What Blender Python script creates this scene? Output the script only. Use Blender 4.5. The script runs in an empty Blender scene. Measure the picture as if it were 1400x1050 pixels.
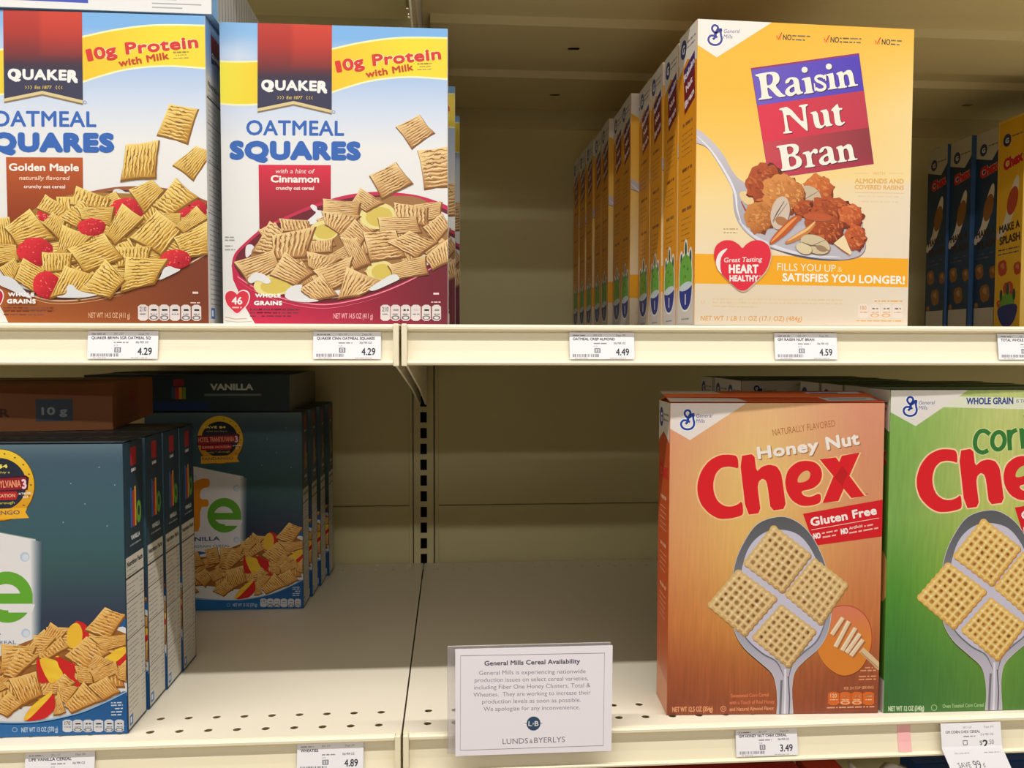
import bpy, bmesh, math, random
from mathutils import Vector, Matrix
from mathutils.geometry import tessellate_polygon
from mathutils.noise import noise as pnoise

scene = bpy.context.scene
COL = scene.collection
R = math.radians

# ------------------------------------------------------------------ materials
def lin(c):
    c = c / 255.0
    return c / 12.92 if c <= 0.04045 else ((c + 0.055) / 1.055) ** 2.4

CARD_GAIN = 0.80
def rgb(c):
    return tuple(lin(v) * CARD_GAIN for v in c[:3]) + (1.0,)

def principled(name, col, rough=0.5, metal=0.0, spec=0.5, coat=0.0):
    m = bpy.data.materials.new(name); m.use_nodes = True
    b = m.node_tree.nodes['Principled BSDF']
    b.inputs['Base Color'].default_value = (lin(col[0]), lin(col[1]), lin(col[2]), 1)
    b.inputs['Roughness'].default_value = rough
    b.inputs['Metallic'].default_value = metal
    b.inputs['Specular IOR Level'].default_value = spec
    b.inputs['Coat Weight'].default_value = coat
    return m

def noisy(m, scale, amount, bump=0.0, stretch=(1, 1, 1)):
    """adds faint procedural mottling and bump to a principled material"""
    nt = m.node_tree; b = nt.nodes['Principled BSDF']
    tc = nt.nodes.new('ShaderNodeTexCoord'); mp = nt.nodes.new('ShaderNodeMapping')
    mp.inputs['Scale'].default_value = stretch
    nz = nt.nodes.new('ShaderNodeTexNoise'); nz.inputs['Scale'].default_value = scale
    nz.inputs['Detail'].default_value = 4
    nt.links.new(tc.outputs['Object'], mp.inputs['Vector'])
    nt.links.new(mp.outputs['Vector'], nz.inputs['Vector'])
    c = b.inputs['Base Color'].default_value[:]
    mx = nt.nodes.new('ShaderNodeMix'); mx.data_type = 'RGBA'
    mx.inputs[6].default_value = (c[0] * (1 - amount), c[1] * (1 - amount), c[2] * (1 - amount), 1)
    mx.inputs[7].default_value = (min(1, c[0] * (1 + amount)), min(1, c[1] * (1 + amount)), min(1, c[2] * (1 + amount)), 1)
    nt.links.new(nz.outputs['Fac'], mx.inputs[0])
    nt.links.new(mx.outputs[2], b.inputs['Base Color'])
    if bump:
        bp = nt.nodes.new('ShaderNodeBump'); bp.inputs['Strength'].default_value = bump
        bp.inputs['Distance'].default_value = 0.001
        nt.links.new(nz.outputs['Fac'], bp.inputs['Height'])
        nt.links.new(bp.outputs['Normal'], b.inputs['Normal'])
    return m

def printed(name, rough, coat=0.0):
    m = bpy.data.materials.new(name); m.use_nodes = True
    nt = m.node_tree; b = nt.nodes['Principled BSDF']
    at = nt.nodes.new('ShaderNodeAttribute'); at.attribute_name = 'Col'
    nt.links.new(at.outputs['Color'], b.inputs['Base Color'])
    b.inputs['Roughness'].default_value = rough
    b.inputs['Specular IOR Level'].default_value = 0.35
    b.inputs['Coat Weight'].default_value = coat
    b.inputs['Coat Roughness'].default_value = 0.25
    return m

M_PRINT = printed('printed_card', 0.42)
M_PAPER = printed('printed_paper', 0.75)
M_METAL = noisy(principled('cream_enamel_steel', (228, 218, 190), 0.34, spec=0.5), 9, 0.03, 0.05)
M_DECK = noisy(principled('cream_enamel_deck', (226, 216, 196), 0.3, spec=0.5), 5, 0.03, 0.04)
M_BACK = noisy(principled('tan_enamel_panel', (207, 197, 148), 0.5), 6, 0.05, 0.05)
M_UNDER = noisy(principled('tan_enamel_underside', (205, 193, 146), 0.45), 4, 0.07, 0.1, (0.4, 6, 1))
M_DARK = principled('dark_void_metal', (26, 24, 20), 0.8)
M_BLACK = principled('black_rubber', (15, 15, 14), 0.6)
M_CARD = noisy(principled('grey_board', (188, 178, 160), 0.8), 60, 0.05)
M_FLOOR = noisy(principled('store_floor_tile', (200, 190, 172), 0.35), 2, 0.06)
M_CEIL = noisy(principled('ceiling_tile', (225, 222, 212), 0.9), 8, 0.04)

def clear_plastic():
    m = principled('clear_acrylic', (235, 232, 238), 0.08)
    b = m.node_tree.nodes['Principled BSDF']
    b.inputs['Transmission Weight'].default_value = 0.85
    b.inputs['IOR'].default_value = 1.3
    return m
M_CLEAR = clear_plastic()

# ------------------------------------------------------------------ object helpers
def tag(o, label=None, cat=None, group=None, kind=None):
    if label: o['label'] = label
    if cat: o['category'] = cat
    if group: o['group'] = group
    if kind: o['kind'] = kind
    return o

def empty(name, loc=(0, 0, 0), rz=0.0):
    o = bpy.data.objects.new(name, None); COL.objects.link(o)
    o.location = loc; o.rotation_euler = (0, 0, rz); o.empty_display_size = 0.02
    return o

def link(name, me, mat=None, parent=None):
    o = bpy.data.objects.new(name, me); COL.objects.link(o)
    if mat is not None and not me.materials: me.materials.append(mat)
    if parent is not None: o.parent = parent
    return o

def copy_tree(o, parent=None):
    c = o.copy(); COL.objects.link(c)
    if parent is not None: c.parent = parent
    for ch in [x for x in scene.objects if x.parent is o]:
        copy_tree(ch, c)
    return c

def box_bm(bm, x0, x1, y0, y1, z0, z1, bev=0.0, seg=2):
    b2 = bmesh.new()
    vs = [b2.verts.new(p) for p in ((x0,y0,z0),(x1,y0,z0),(x1,y1,z0),(x0,y1,z0),(x0,y0,z1),(x1,y0,z1),(x1,y1,z1),(x0,y1,z1))]
    for f in ((3,2,1,0),(4,5,6,7),(0,1,5,4),(1,2,6,5),(2,3,7,6),(3,0,4,7)):
        b2.faces.new([vs[i] for i in f])
    if bev: bmesh.ops.bevel(b2, geom=b2.edges[:], offset=bev, segments=seg, affect='EDGES', profile=0.6)
    me = bpy.data.meshes.new('tmp'); b2.to_mesh(me); b2.free()
    bm.from_mesh(me); bpy.data.meshes.remove(me)

def box(name, x0, x1, y0, y1, z0, z1, mat, parent=None, bev=0.0, seg=2):
    bm = bmesh.new(); box_bm(bm, x0, x1, y0, y1, z0, z1, bev, seg)
    me = bpy.data.meshes.new(name); bm.to_mesh(me); bm.free()
    return link(name, me, mat, parent)

def extrude_profile(name, prof, x0, x1, mat, parent=None):
    """closed (y,z) profile swept along x"""
    bm = bmesh.new()
    a = [bm.verts.new((x0, y, z)) for y, z in prof]; b = [bm.verts.new((x1, y, z)) for y, z in prof]
    n = len(prof)
    for i in range(n):
        bm.faces.new((a[i], a[(i + 1) % n], b[(i + 1) % n], b[i]))
    bm.faces.new(a[::-1]); bm.faces.new(b)
    bmesh.ops.recalc_face_normals(bm, faces=bm.faces)
    me = bpy.data.meshes.new(name); bm.to_mesh(me); bm.free()
    return link(name, me, mat, parent)

def perforated(name, outer, holes, thick, fn, mat, parent=None):
    """flat plate with true holes; fn maps (a,b,t) of the plate to local xyz"""
    cu = bpy.data.curves.new('tmp', 'CURVE'); cu.dimensions = '2D'; cu.fill_mode = 'BOTH'; cu.extrude = thick / 2
    for loop in [outer] + holes:
        sp = cu.splines.new('POLY'); sp.points.add(len(loop) - 1)
        for p, (a, b) in zip(sp.points, loop): p.co = (a, b, 0, 1)
        sp.use_cyclic_u = True
    ob = bpy.data.objects.new('tmp', cu); COL.objects.link(ob)
    bpy.context.view_layer.update()
    dg = bpy.context.evaluated_depsgraph_get()
    me = bpy.data.meshes.new_from_object(ob.evaluated_get(dg))
    bpy.data.objects.remove(ob); bpy.data.curves.remove(cu)
    me.materials.clear()
    for v in me.vertices: v.co = fn(*v.co)
    bm = bmesh.new(); bm.from_mesh(me); bmesh.ops.remove_doubles(bm, verts=bm.verts, dist=1e-6)
    bmesh.ops.recalc_face_normals(bm, faces=bm.faces); bm.to_mesh(me); bm.free()
    me.name = name
    return link(name, me, mat, parent)

# ------------------------------------------------------------------ printed artwork
_textcache = {}
def text_tris(s, bold, sp):
    """glyph triangles normalised to cap height 1, x from 0 to 1; returns tris, natural width/cap height"""
    key = (s, bold, sp)
    if key in _textcache: return _textcache[key]
    def raw(s, off):
        cu = bpy.data.curves.new('t', 'FONT'); cu.body = s; cu.size = 1; cu.offset = off
        cu.space_character = sp; cu.resolution_u = 3; cu.fill_mode = 'FRONT'
        ob = bpy.data.objects.new('t', cu); COL.objects.link(ob)
        bpy.context.view_layer.update()
        dg = bpy.context.evaluated_depsgraph_get()
        me = bpy.data.meshes.new_from_object(ob.evaluated_get(dg))
        vs = [(v.co.x, v.co.y) for v in me.vertices]
        ps = [[vs[i] for i in p.vertices] for p in me.polygons]
        bpy.data.objects.remove(ob); bpy.data.curves.remove(cu); bpy.data.meshes.remove(me)
        return ps
    base = raw(s, 0.0)
    xs = [p[0] for t in base for p in t]
    x0, x1 = min(xs), max(xs)
    cap = 0.729
    ps = base if bold == 0 else raw(s, bold)
    out = [[((x - x0) / (x1 - x0), y / cap) for x, y in t] for t in ps]
    _textcache[key] = (out, (x1 - x0) / cap)
    return _textcache[key]

def homography(src, dst):
    # solve 8x8 by gaussian elimination
    A = []
    for (x, y), (u, v) in zip(src, dst):
        A.append([x, y, 1, 0, 0, 0, -u * x, -u * y, u]); A.append([0, 0, 0, x, y, 1, -v * x, -v * y, v])
    n = 8
    for i in range(n):
        p = max(range(i, n), key=lambda r: abs(A[r][i])); A[i], A[p] = A[p], A[i]
        for r in range(n):
            if r != i:
                k = A[r][i] / A[i][i]
                if k: A[r] = [a - k * b for a, b in zip(A[r], A[i])]
    h = [A[i][8] / A[i][i] for i in range(n)] + [1]
    return h

def catmull(pts, n=6, closed=True):
    out = []; m = len(pts)
    rng = range(m) if closed else range(m - 1)
    for i in rng:
        if closed: p0, p1, p2, p3 = pts[(i-1) % m], pts[i], pts[(i+1) % m], pts[(i+2) % m]
        else: p0, p1, p2, p3 = pts[max(i-1, 0)], pts[i], pts[i+1], pts[min(i+2, m-1)]
        for k in range(n):
            t = k / n
            out.append(tuple(0.5 * ((2*p1[j]) + (-p0[j]+p2[j])*t + (2*p0[j]-5*p1[j]+4*p2[j]-p3[j])*t*t + (-p0[j]+3*p1[j]-3*p2[j]+p3[j])*t**3) for j in (0, 1)))
    if not closed: out.append(pts[-1])
    return out

def soften(pts, it=1, k=0.22):
    """rounds corners but keeps long straight runs"""
    for _ in range(it):
        o = []
        m = len(pts)
        for i in range(m):
            a, b = pts[i], pts[(i+1) % m]
            o.append((a[0]+(b[0]-a[0])*k, a[1]+(b[1]-a[1])*k)); o.append((a[0]+(b[0]-a[0])*(1-k), a[1]+(b[1]-a[1])*(1-k)))
        pts = o
    return pts

def P(s, ox=0.0, oy=0.0, k=1.0):
    """'x,y x,y' -> points, from an enlargement with origin ox,oy and scale k"""
    return [(ox + float(a) / k, oy + float(b) / k) for a, b in (q.split(',') for q in s.split())]

def ell(cx, cy, rx, ry, rot=0, n=28, a0=0, a1=360):
    c, s = math.cos(R(rot)), math.sin(R(rot)); o = []
    full = (a1 - a0) >= 360
    for i in range(n if full else n + 1):
        t = R(a0 + (a1 - a0) * i / n); x, y = rx * math.cos(t), ry * math.sin(t)
        o.append((cx + x * c - y * s, cy + x * s + y * c))
    return o

def mixc(a, b, t):
    t = max(0, min(1, t)); return tuple(a[i] + (b[i] - a[i]) * t for i in range(3))
def ramp(stops, t):
    for (t0, c0), (t1, c1) in zip(stops, stops[1:]):
        if t <= t1: return mixc(c0, c1, (t - t0) / (t1 - t0) if t1 > t0 else 0)
    return stops[-1][1]

class Art:
    """flat printing on one face of a carton, drawn in any convenient sheet coordinates
    (corners TL,TR,BR,BL) and mapped to metres on the face; stays clipped to the face"""
    STEP = 5e-6
    def __init__(s, corners, W, H, base=(255, 255, 255)):
        s.W, s.H = W, H
        s.h = homography(corners, [(0, H), (W, H), (W, 0), (0, 0)])
        s.c = corners; s.polys = []; s.layer = 4; s.rnd = random.Random(7)
        s.base = base
        s.T_ = None
        s.asp = (H/500)/(W/100) if corners and corners[1] == (100, 0) and corners[2] == (100, 500) else 1.0
    def m(s, p):
        if s.T_: p = s.T_(p)
        h = s.h; d = h[6]*p[0]+h[7]*p[1]+1
        return ((h[0]*p[0]+h[1]*p[1]+h[2])/d, (h[3]*p[0]+h[4]*p[1]+h[5])/d)
    def raw(s, uv, cols):
        s.polys.append((s.layer, uv, cols))
    def up(s, n=1): s.layer += n
    def poly(s, pts, col, holes=None, up=True):
        if up: s.up()
        loops = [pts] + (holes or [])
        flat = [p for l in loops for p in l]
        tris = tessellate_polygon([[Vector((p[0], p[1], 0)) for p in l] for l in loops])
        mp = [s.m(p) for p in flat]; c = rgb(col) if not callable(col) else None
        for t in tris:
            s.raw([mp[i] for i in t], [c]*3 if c else [rgb(col(*flat[i])) for i in t])
    def grid(s, quad, fn, nx, ny):
        """fn(a,b,x,y)->colour over a quad TL,TR,BR,BL"""
        s.up(); TL, TR, BR, BL = quad
        def pt(a, b):
            return (TL[0]*(1-a)*(1-b)+TR[0]*a*(1-b)+BR[0]*a*b+BL[0]*(1-a)*b, TL[1]*(1-a)*(1-b)+TR[1]*a*(1-b)+BR[1]*a*b+BL[1]*(1-a)*b)
        g = [[(s.m(pt(i/nx, j/ny)), rgb(fn(i/nx, j/ny, *pt(i/nx, j/ny)))) for i in range(nx+1)] for j in range(ny+1)]
        for j in range(ny):
            for i in range(nx):
                q = [g[j][i], g[j][i+1], g[j+1][i+1], g[j+1][i]]
                s.raw([x[0] for x in q], [x[1] for x in q])
    def full(s, fn, nx=24, ny=30): s.grid(s.c, fn, nx, ny)
    def line(s, pts, w, col, closed=False, taper=False, up=True):
        if up: s.up()
        n = len(pts); L = []; Rr = []
        for i in range(n):
            a = pts[(i-1) % n] if (closed or i > 0) else pts[i]; b = pts[(i+1) % n] if (closed or i < n-1) else pts[i]
            dx, dy = b[0]-a[0], b[1]-a[1]; d = math.hypot(dx, dy) or 1
            ww = w/2 * (math.sin(math.pi*(i+0.3)/(n-0.4)) ** 0.6 if taper else 1)
            L.append((pts[i][0]-dy/d*ww, pts[i][1]+dx/d*ww)); Rr.append((pts[i][0]+dy/d*ww, pts[i][1]-dx/d*ww))
        c = rgb(col)
        for i in range(n if closed else n-1):
            j = (i+1) % n
            s.raw([s.m(p) for p in (L[i], L[j], Rr[j], Rr[i])], [c]*4)
    def T(s, txt, x0, y0, x1, y1, h, col, b=0.0, sp=1.0, shear=0.0, out=None, ow=0.03):
        """text with its baseline from (x0,y0) to (x1,y1) and cap height h; b thickens the strokes"""
        d = math.hypot(x1-x0, y1-y0); ax, ay = (x1-x0)/d, (y1-y0)/d; nx, ny = ay, -ax
        tris, _ = text_tris(txt, 0.0, sp)
        def put(b, c):
            s.up(); c = rgb(c); r = b*h*1.25
            k = 12 if (b > .055 and h > 9) else (8 if h > 7 else 5)
            offs = [(0, 0)] + ([(r*math.cos(6.2832*i/k), r*math.sin(6.2832*i/k)) for i in range(k)] if b > .004 else [])
            D = d-2*r*s.asp
            for ox, oy in offs:
                s.layer += .4
                for t in tris:
                    q = []
                    for u, v in t:
                        e = r*s.asp+u*D+shear*v*h*s.asp+ox*s.asp; g = h*v*(1-2*r/h)+r+oy
                        q.append(s.m((x0+ax*e+nx*g, y0+ay*e+ny*g)))
                    s.raw(q, [c]*len(t))
        if out: put(b+ow, out)
        put(b, col)
    def TL(s, txt, x, y, h, col, slope=0.0, cx=1.0, anchor=0, **k):
        """text placed by its natural width; anchor 0 left 1 centre 2 right"""
        w = text_tris(txt, 0.0, k.get('sp', 1.0))[1]*h*cx*s.asp
        x0 = x - (0, w/2, w)[anchor]
        s.T(txt, x0, y-(x-x0)*slope, x0+w, y+(x0+w-x)*slope, h, col, **k)
    def greek(s, x0, y0, x1, y1, h, col, slope=None):
        """line of print too small to read: word-like dashes"""
        d = x1-x0; x = x0
        while x < x1 - h*0.3:
            w = min(h*(0.7+s.rnd.random()*3), x1-x)
            a, b = (x-x0)/d, (x+w-x0)/d
            ya, yb = y0+(y1-y0)*a, y0+(y1-y0)*b
            s.poly([(x, ya-h*.62), (x+w, yb-h*.62), (x+w, yb), (x, ya)], mixc(col, (200,190,180), s.rnd.random()*.35), up=False)
            x += w + h*0.55
        s.up()
    # ---- little pictures
    def pillow(s, q, n=9, pal=((222,184,108),(150,102,50),(240,212,150)), turn=False, wob=0.5, soft=False):
        """shredded cereal square: corners q, strands along one side"""
        if turn: q = q[1:]+q[:1]
        r = s.rnd
        cx, cy = sum(p[0] for p in q)/4, sum(p[1] for p in q)/4
        def at(a, b):
            bul = 0.06*math.sin(math.pi*a)*math.sin(math.pi*b)
            x = q[0][0]*(1-a)*(1-b)+q[1][0]*a*(1-b)+q[2][0]*a*b+q[3][0]*(1-a)*b
            y = q[0][1]*(1-a)*(1-b)+q[1][1]*a*(1-b)+q[2][1]*a*b+q[3][1]*(1-a)*b
            return (x+(x-cx)*bul, y+(y-cy)*bul)
        edge = []
        for k in range(4):
            for i in range(5):
                t = i/5; a, b = ((t,0),(1,t),(1-t,1),(0,1-t))[k]
                x, y = at(a, b); pin = 0.05*math.sin(math.pi*t)
                edge.append((x+(cx-x)*pin+r.uniform(-.4,.4), y+(cy-y)*pin+r.uniform(-.4,.4)))
        s.poly([(cx+(x-cx)*1.13+.8, cy+(y-cy)*1.13+1.8) for x, y in edge], mixc(pal[1], (60,36,20), .30))
        edge = [(cx+(x-cx)*1.07, cy+(y-cy)*1.07) for x, y in edge]
        s.poly(edge, lambda x, y: mixc(pal[2], mixc(pal[1], pal[0], .25), ((x-cx)*.6+(y-cy)*1.5)/44+.45))
        L = math.dist(at(0,.5), at(1,.5)); hw = math.dist(at(.5,0), at(.5,1))/n
        L0 = s.layer+1; dk = .75 if not soft else .35
        def ln(lv, pts, w, c):
            s.layer = L0+lv; s.line(pts, w, c, taper=True, up=False)
        strands = []
        for i in range(n):
            strands.append(((i+0.5)/n, r.uniform(0, 6), wob*r.uniform(.2, .55)/n, r.uniform(1.0, 1.9)))
        def path(st, off, k0=0.02, k1=.98, m=8):
            b0, ph, am, f = st
            return [at(k0+(k1-k0)*k/m, b0+off/n+am*math.sin(ph+k*f*8/m)) for k in range(m+1)]
        for st in strands: ln(0, path(st, -.06), hw*r.uniform(.22, .36), mixc(pal[1], pal[0], r.uniform(0, .35) if not soft else r.uniform(.35, .7)))
        for st in strands: ln(1, path(st, .34), hw*.42, mixc(pal[2], pal[0], r.uniform(.1, .7)))
        for st in strands:
            k0 = r.uniform(0, .7); ln(2, path(st, -.08, k0, k0+r.uniform(.12, .3), 3), hw*.32, mixc(pal[1], (84,48,24), r.uniform(.1, .7)*dk))
        for st in strands:
            k0 = r.uniform(0, .7); ln(3, path(st, .38, k0, k0+r.uniform(.1, .3), 3), hw*.2, mixc(pal[2], (255,240,206), r.uniform(.2, .8)))
        for st in strands:
            k0 = r.uniform(0, .7); ln(4, path(st, -.08, k0, k0+r.uniform(.12, .25), 3), hw*.3, mixc(pal[1], (84,48,24), r.uniform(.1, .7)*dk))
        s.layer = L0+5
    def heap(s, spots, size, n, pal, soft=False):
        """loose pieces lying under the front ones"""
        for x, y in spots:
            a = s.rnd.uniform(0, 6.28); w = size*s.rnd.uniform(.85, 1.15); h = w*s.rnd.uniform(.6, .95)
            q = [(x+math.cos(a)*dx*w-math.sin(a)*dy*h, y+(math.sin(a)*dx*w+math.cos(a)*dy*h)*.8) for dx, dy in ((-.5,-.5),(.5,-.5),(.5,.5),(-.5,.5))]
            s.pillow(q, n, pal, soft=soft)
    def lattice(s, q, n=6, pal=((226,190,120),(120,70,35),(244,218,160))):
        """woven cereal square with a grid of little holes"""
        r = s.rnd
        def at(a, b):
            return (q[0][0]*(1-a)*(1-b)+q[1][0]*a*(1-b)+q[2][0]*a*b+q[3][0]*(1-a)*b, q[0][1]*(1-a)*(1-b)+q[1][1]*a*(1-b)+q[2][1]*a*b+q[3][1]*(1-a)*b)
        edge = []
        for k in range(4):
            for i in range(n*2):
                t = i/(n*2); a, b = ((t,0),(1,t),(1-t,1),(0,1-t))[k]
                cxx, cyy = at(.5,.5); x, y = at(a, b); e = 1+0.03*math.sin(i*math.pi)+(0.035 if i % 2 else -0.01)
                if i == 0: e = 0.985
                edge.append((cxx+(x-cxx)*e, cyy+(y-cyy)*e))
        s.poly([(x+1.0, y+1.5) for x, y in edge], mixc(pal[1], pal[0], .35))
        cxx, cyy = at(.5,.5)
        s.poly(edge, lambda x, y: mixc(pal[0], mixc(pal[1], pal[0], .6), ((x-cxx)*.3+(y-cyy))/70+.12))
        for i in range(n):
            t = (i+.5)/n
            s.line([at(t, .02), at(t, .35), at(t, .7), at(t, .98)], math.dist(at(0,.5), at(1,.5))/n*.34, mixc(pal[2], pal[0], .25))
            s.line([at(.02, t), at(.35, t), at(.7, t), at(.98, t)], math.dist(at(0,.5), at(1,.5))/n*.30, mixc(pal[2], pal[0], .45))
        cell = math.dist(at(0,0), at(1,0))/n
        for i in range(n+1):
            for j in range(n+1):
                a, b = (i)/n, (j)/n
                if a < .05 or b < .05 or a > .95 or b > .95: continue
                x, y = at(a, b); z = cell*r.uniform(.16, .25)
                s.poly(ell(x, y, z*1.5, z*1.5, n=8), mixc(pal[1], pal[0], .6), up=False)
                s.layer += 1
                s.poly(ell(x+z*r.uniform(-.3,.4), y-z*r.uniform(-.2,.3), z*r.uniform(.7,1.1), z*r.uniform(.8,1.25), r.uniform(0, 90), n=6), mixc(mixc(pal[1], (70,36,18), .3), pal[0], r.uniform(0, .5)), up=False)
                s.layer += 1
                x, y = at(a-.5/n, b-.5/n)
                s.poly(ell(x-z*.2+r.uniform(-.4,.4), y-z*.3, z*r.uniform(.7,1.3), z*.75, r.uniform(0,90), n=7), mixc(pal[2], (255,244,214), r.uniform(-.2,.6) if 0 else r.uniform(0,.6)), up=False)
                s.layer -= 2
        s.up(3)
    def blob(s, cx, cy, rx, ry, rot, col, jag=0.08, n=40):
        r = s.rnd; ph = r.uniform(0, 9)
        pts = []
        for i, (x, y) in enumerate(ell(cx, cy, rx, ry, rot, n)):
            k = 1+jag*1.5*pnoise(Vector((i*.42+ph*7, ph, 2)))+jag*.9*pnoise(Vector((i*1.1+ph*3, 5, ph)))+r.uniform(-jag, jag)*.12
            pts.append((cx+(x-cx)*k, cy+(y-cy)*k))
        s.poly(pts, col); return pts
    def berry(s, cx, cy, rx, ry, rot=0):
        s.blob(cx, cy, rx, ry, rot, lambda x, y: mixc((232,50,60), (168,14,34), ((x-cx)/rx*.5+(y-cy)/ry*.5+.4)), .06)
        r = s.rnd
        for i in range(int(26*min(1.4, rx*ry/110+.3))):
            a = r.uniform(0, 6.28); d = r.uniform(0, .85)**.7
            x, y = cx+rx*d*math.cos(a), cy+ry*d*math.sin(a)
            s.poly(ell(x, y, r.uniform(.7, 1.5), r.uniform(.6, 1.2), n=7), r.choice([(240,86,84),(246,120,112),(196,24,40),(222,40,50)]), up=False); s.layer += .4
        s.up()
    def flake(s, cx, cy, rx, ry, rot, pal=((206,120,52),(150,66,26),(240,178,104))):
        s.blob(cx+.8, cy+1.2, rx*1.03, ry*1.03, rot, mixc(pal[1], (80,30,14), .4), .15)
        s.blob(cx, cy, rx, ry, rot, lambda x, y: mixc(pal[0], pal[1], ((x-cx)/rx+(y-cy)/ry)*.5+.2), .15)
        r = s.rnd; c, sn = math.cos(R(rot)), math.sin(R(rot))
        for i in range(int(18+rx*ry*.14)):
            a = r.uniform(0, 6.28); d = math.sqrt(r.random())*.86
            x0, y0 = rx*d*math.cos(a), ry*d*math.sin(a)
            x, y = cx+x0*c-y0*sn, cy+x0*sn+y0*c
            w = r.uniform(1.0, 4.2)
            s.poly(ell(x, y, w, w*r.uniform(.25,.55), rot+r.uniform(-30,60), n=7), mixc(r.choice([pal[2], pal[1], pal[1], (226,140,70)]), pal[0], r.uniform(.4,.88)), up=False)
            s.layer += .4
        s.up()
    def pills(s, x0, y0, x1, y1, n, num, fill=(226,216,214), ink=(90,90,95), gap=None, lower=(1,2,4,5)):
        w = (x1-x0)/n; h = y1-y0
        for i in range(n):
            g = 1.0 if gap and i >= gap else 0
            xa = x0+i*w+.4+g*.8; xb = x0+(i+1)*w-.4
            sh = [(xa, y0+h*.12), (xa+w*.25, y0), (xb-w*.25, y0), (xb, y0+h*.12), (xb, y1-h*.12), (xb-w*.25, y1), (xa+w*.25, y1), (xa, y1-h*.12)]
            s.poly(sh, fill)
            m = (xa+xb)/2
            if i == 0: s.TL(num, m, y0+h*.42, h*.3, ink, cx=.55*w/h*1.9, anchor=1, b=.01)
            else: s.greek(xa+w*.25, y0+h*.38, xb-w*.18, y0+h*.38, h*.16, ink)
            s.greek(xa+w*.18, y0+h*.62, xb-w*.12, y0+h*.62, h*.1, ink)
            if i in lower:
                s.poly(ell(m, y1-h*.2, w*.4, h*.14, n=14), mixc(ink, fill, .2)); s.poly(ell(m, y1-h*.19, w*.25, h*.08, n=12), fill)
    def heart(s, cx, cy, w, h, col):
        pts = [(0,.95),(-.25,.7),(-.42,.5),(-.5,.22),(-.46,.02),(-.33,-.08),(-.18,-.08),(-.06,-.0),(0,.09),(.06,0),(.18,-.08),(.33,-.08),(.46,.02),(.5,.22),(.42,.5),(.25,.7)]
        s.poly([(cx+x*w, cy+(y-.42)*h) for x, y in soften(pts, 2)], col)
    def g_mark(s, x, y, k, col=(40,62,150), halo=(255,255,255), words=True, wc=None):
        """looped script G emblem with its two words; (x,y) is the top of the loop, k its height"""
        def q(st): return [(x+(a-545)/450*k, y+(b-140)/450*k) for a, b in P(st)]
        main = catmull(q('700,240 655,245 610,300 555,320 500,270 480,215 505,165 550,150 600,175 610,225 575,290 555,345 525,375 460,375 415,410 400,465 425,525 480,565 555,578 630,560 680,510 695,440 680,360 675,300 690,245'), 5, False)
        tail = catmull(q('555,330 560,380 540,420 500,455'), 4, False); hook = q('540,385 600,415')
        if halo:
            for l in (main, tail): s.line(l, k*.165, halo)
        s.line(main, k*.105, col); s.line(tail, k*.12, col); s.line(hook, k*.1, col)
        if words:
            wc = wc or mixc(col, (150,140,160), .35)
            s.TL('General', x+k*.42, y+k*.40, k*.2, wc, cx=.92, shear=.2); s.TL('Mills', x+k*.42, y+k*.66, k*.2, wc, cx=.92, shear=.2)
    # ---- output
    def mesh(s, name, fn, thick=0.0004, base=True):
        """fn(u,v,t): face coords + height above face -> local xyz"""
        W, H = s.W, s.H; verts = []; faces = []; cols = []
        def clip(uv, cs, ax, lim, sg):
            o = []; oc = []; n = len(uv)
            for i in range(n):
                a, b = uv[i], uv[(i+1) % n]; ca, cb = cs[i], cs[(i+1) % n]
                da, db = sg*(a[ax]-lim), sg*(b[ax]-lim)
                if da <= 0: o.append(a); oc.append(ca)
                if (da < 0 < db) or (db < 0 < da):
                    t = da/(da-db)
                    o.append((a[0]+(b[0]-a[0])*t, a[1]+(b[1]-a[1])*t)); oc.append(tuple(ca[k]+(cb[k]-ca[k])*t for k in range(4)))
            return o, oc
        def add(pts, cs):
            i = len(verts); verts.extend(pts); faces.append(list(range(i, i+len(pts)))); cols.extend(cs)
        e = 0.0
        bc = rgb(s.base)
        B = [(e,e),(W-e,e),(W-e,H-e),(e,H-e)]
        if base: add([fn(u,v,thick) for u,v in B], [bc]*4)
        for k in range(4 if base else 0):
            a, b = B[k], B[(k+1)%4]
            add([fn(*a,0), fn(*b,0), fn(*b,thick), fn(*a,thick)], [bc]*4)
        c0 = fn(0,0,0); cx = Vector(fn(1,0,0))-Vector(c0); cy = Vector(fn(0,1,0))-Vector(c0); cz = Vector(fn(0,0,1))-Vector(c0)
        flip = cx.cross(cy).dot(cz) < 0
        # local stacking: a print pass lies just above whatever it covers
        NX, NY = 70, 90; top = [[0]*NX for _ in range(NY)]
        seq = []; groups = []
        for p in s.polys:
            if not groups or groups[-1][0] != p[0]: groups.append((p[0], []))
            groups[-1][1].append(p[1:])
        for _, g in groups:
            cells = set()
            for uv, cs in g:
                i0 = max(0, min(NX-1, int(min(q[0] for q in uv)/W*NX))); i1 = max(0, min(NX-1, int(max(q[0] for q in uv)/W*NX)))
                j0 = max(0, min(NY-1, int(min(q[1] for q in uv)/H*NY))); j1 = max(0, min(NY-1, int(max(q[1] for q in uv)/H*NY)))
                for j in range(j0, j1+1):
                    for i in range(i0, i1+1): cells.add((j, i))
            lv = 1+max(top[j][i] for j, i in cells)
            for j, i in cells: top[j][i] = lv
            for uv, cs in g: seq.append((lv, uv, cs))
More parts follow.
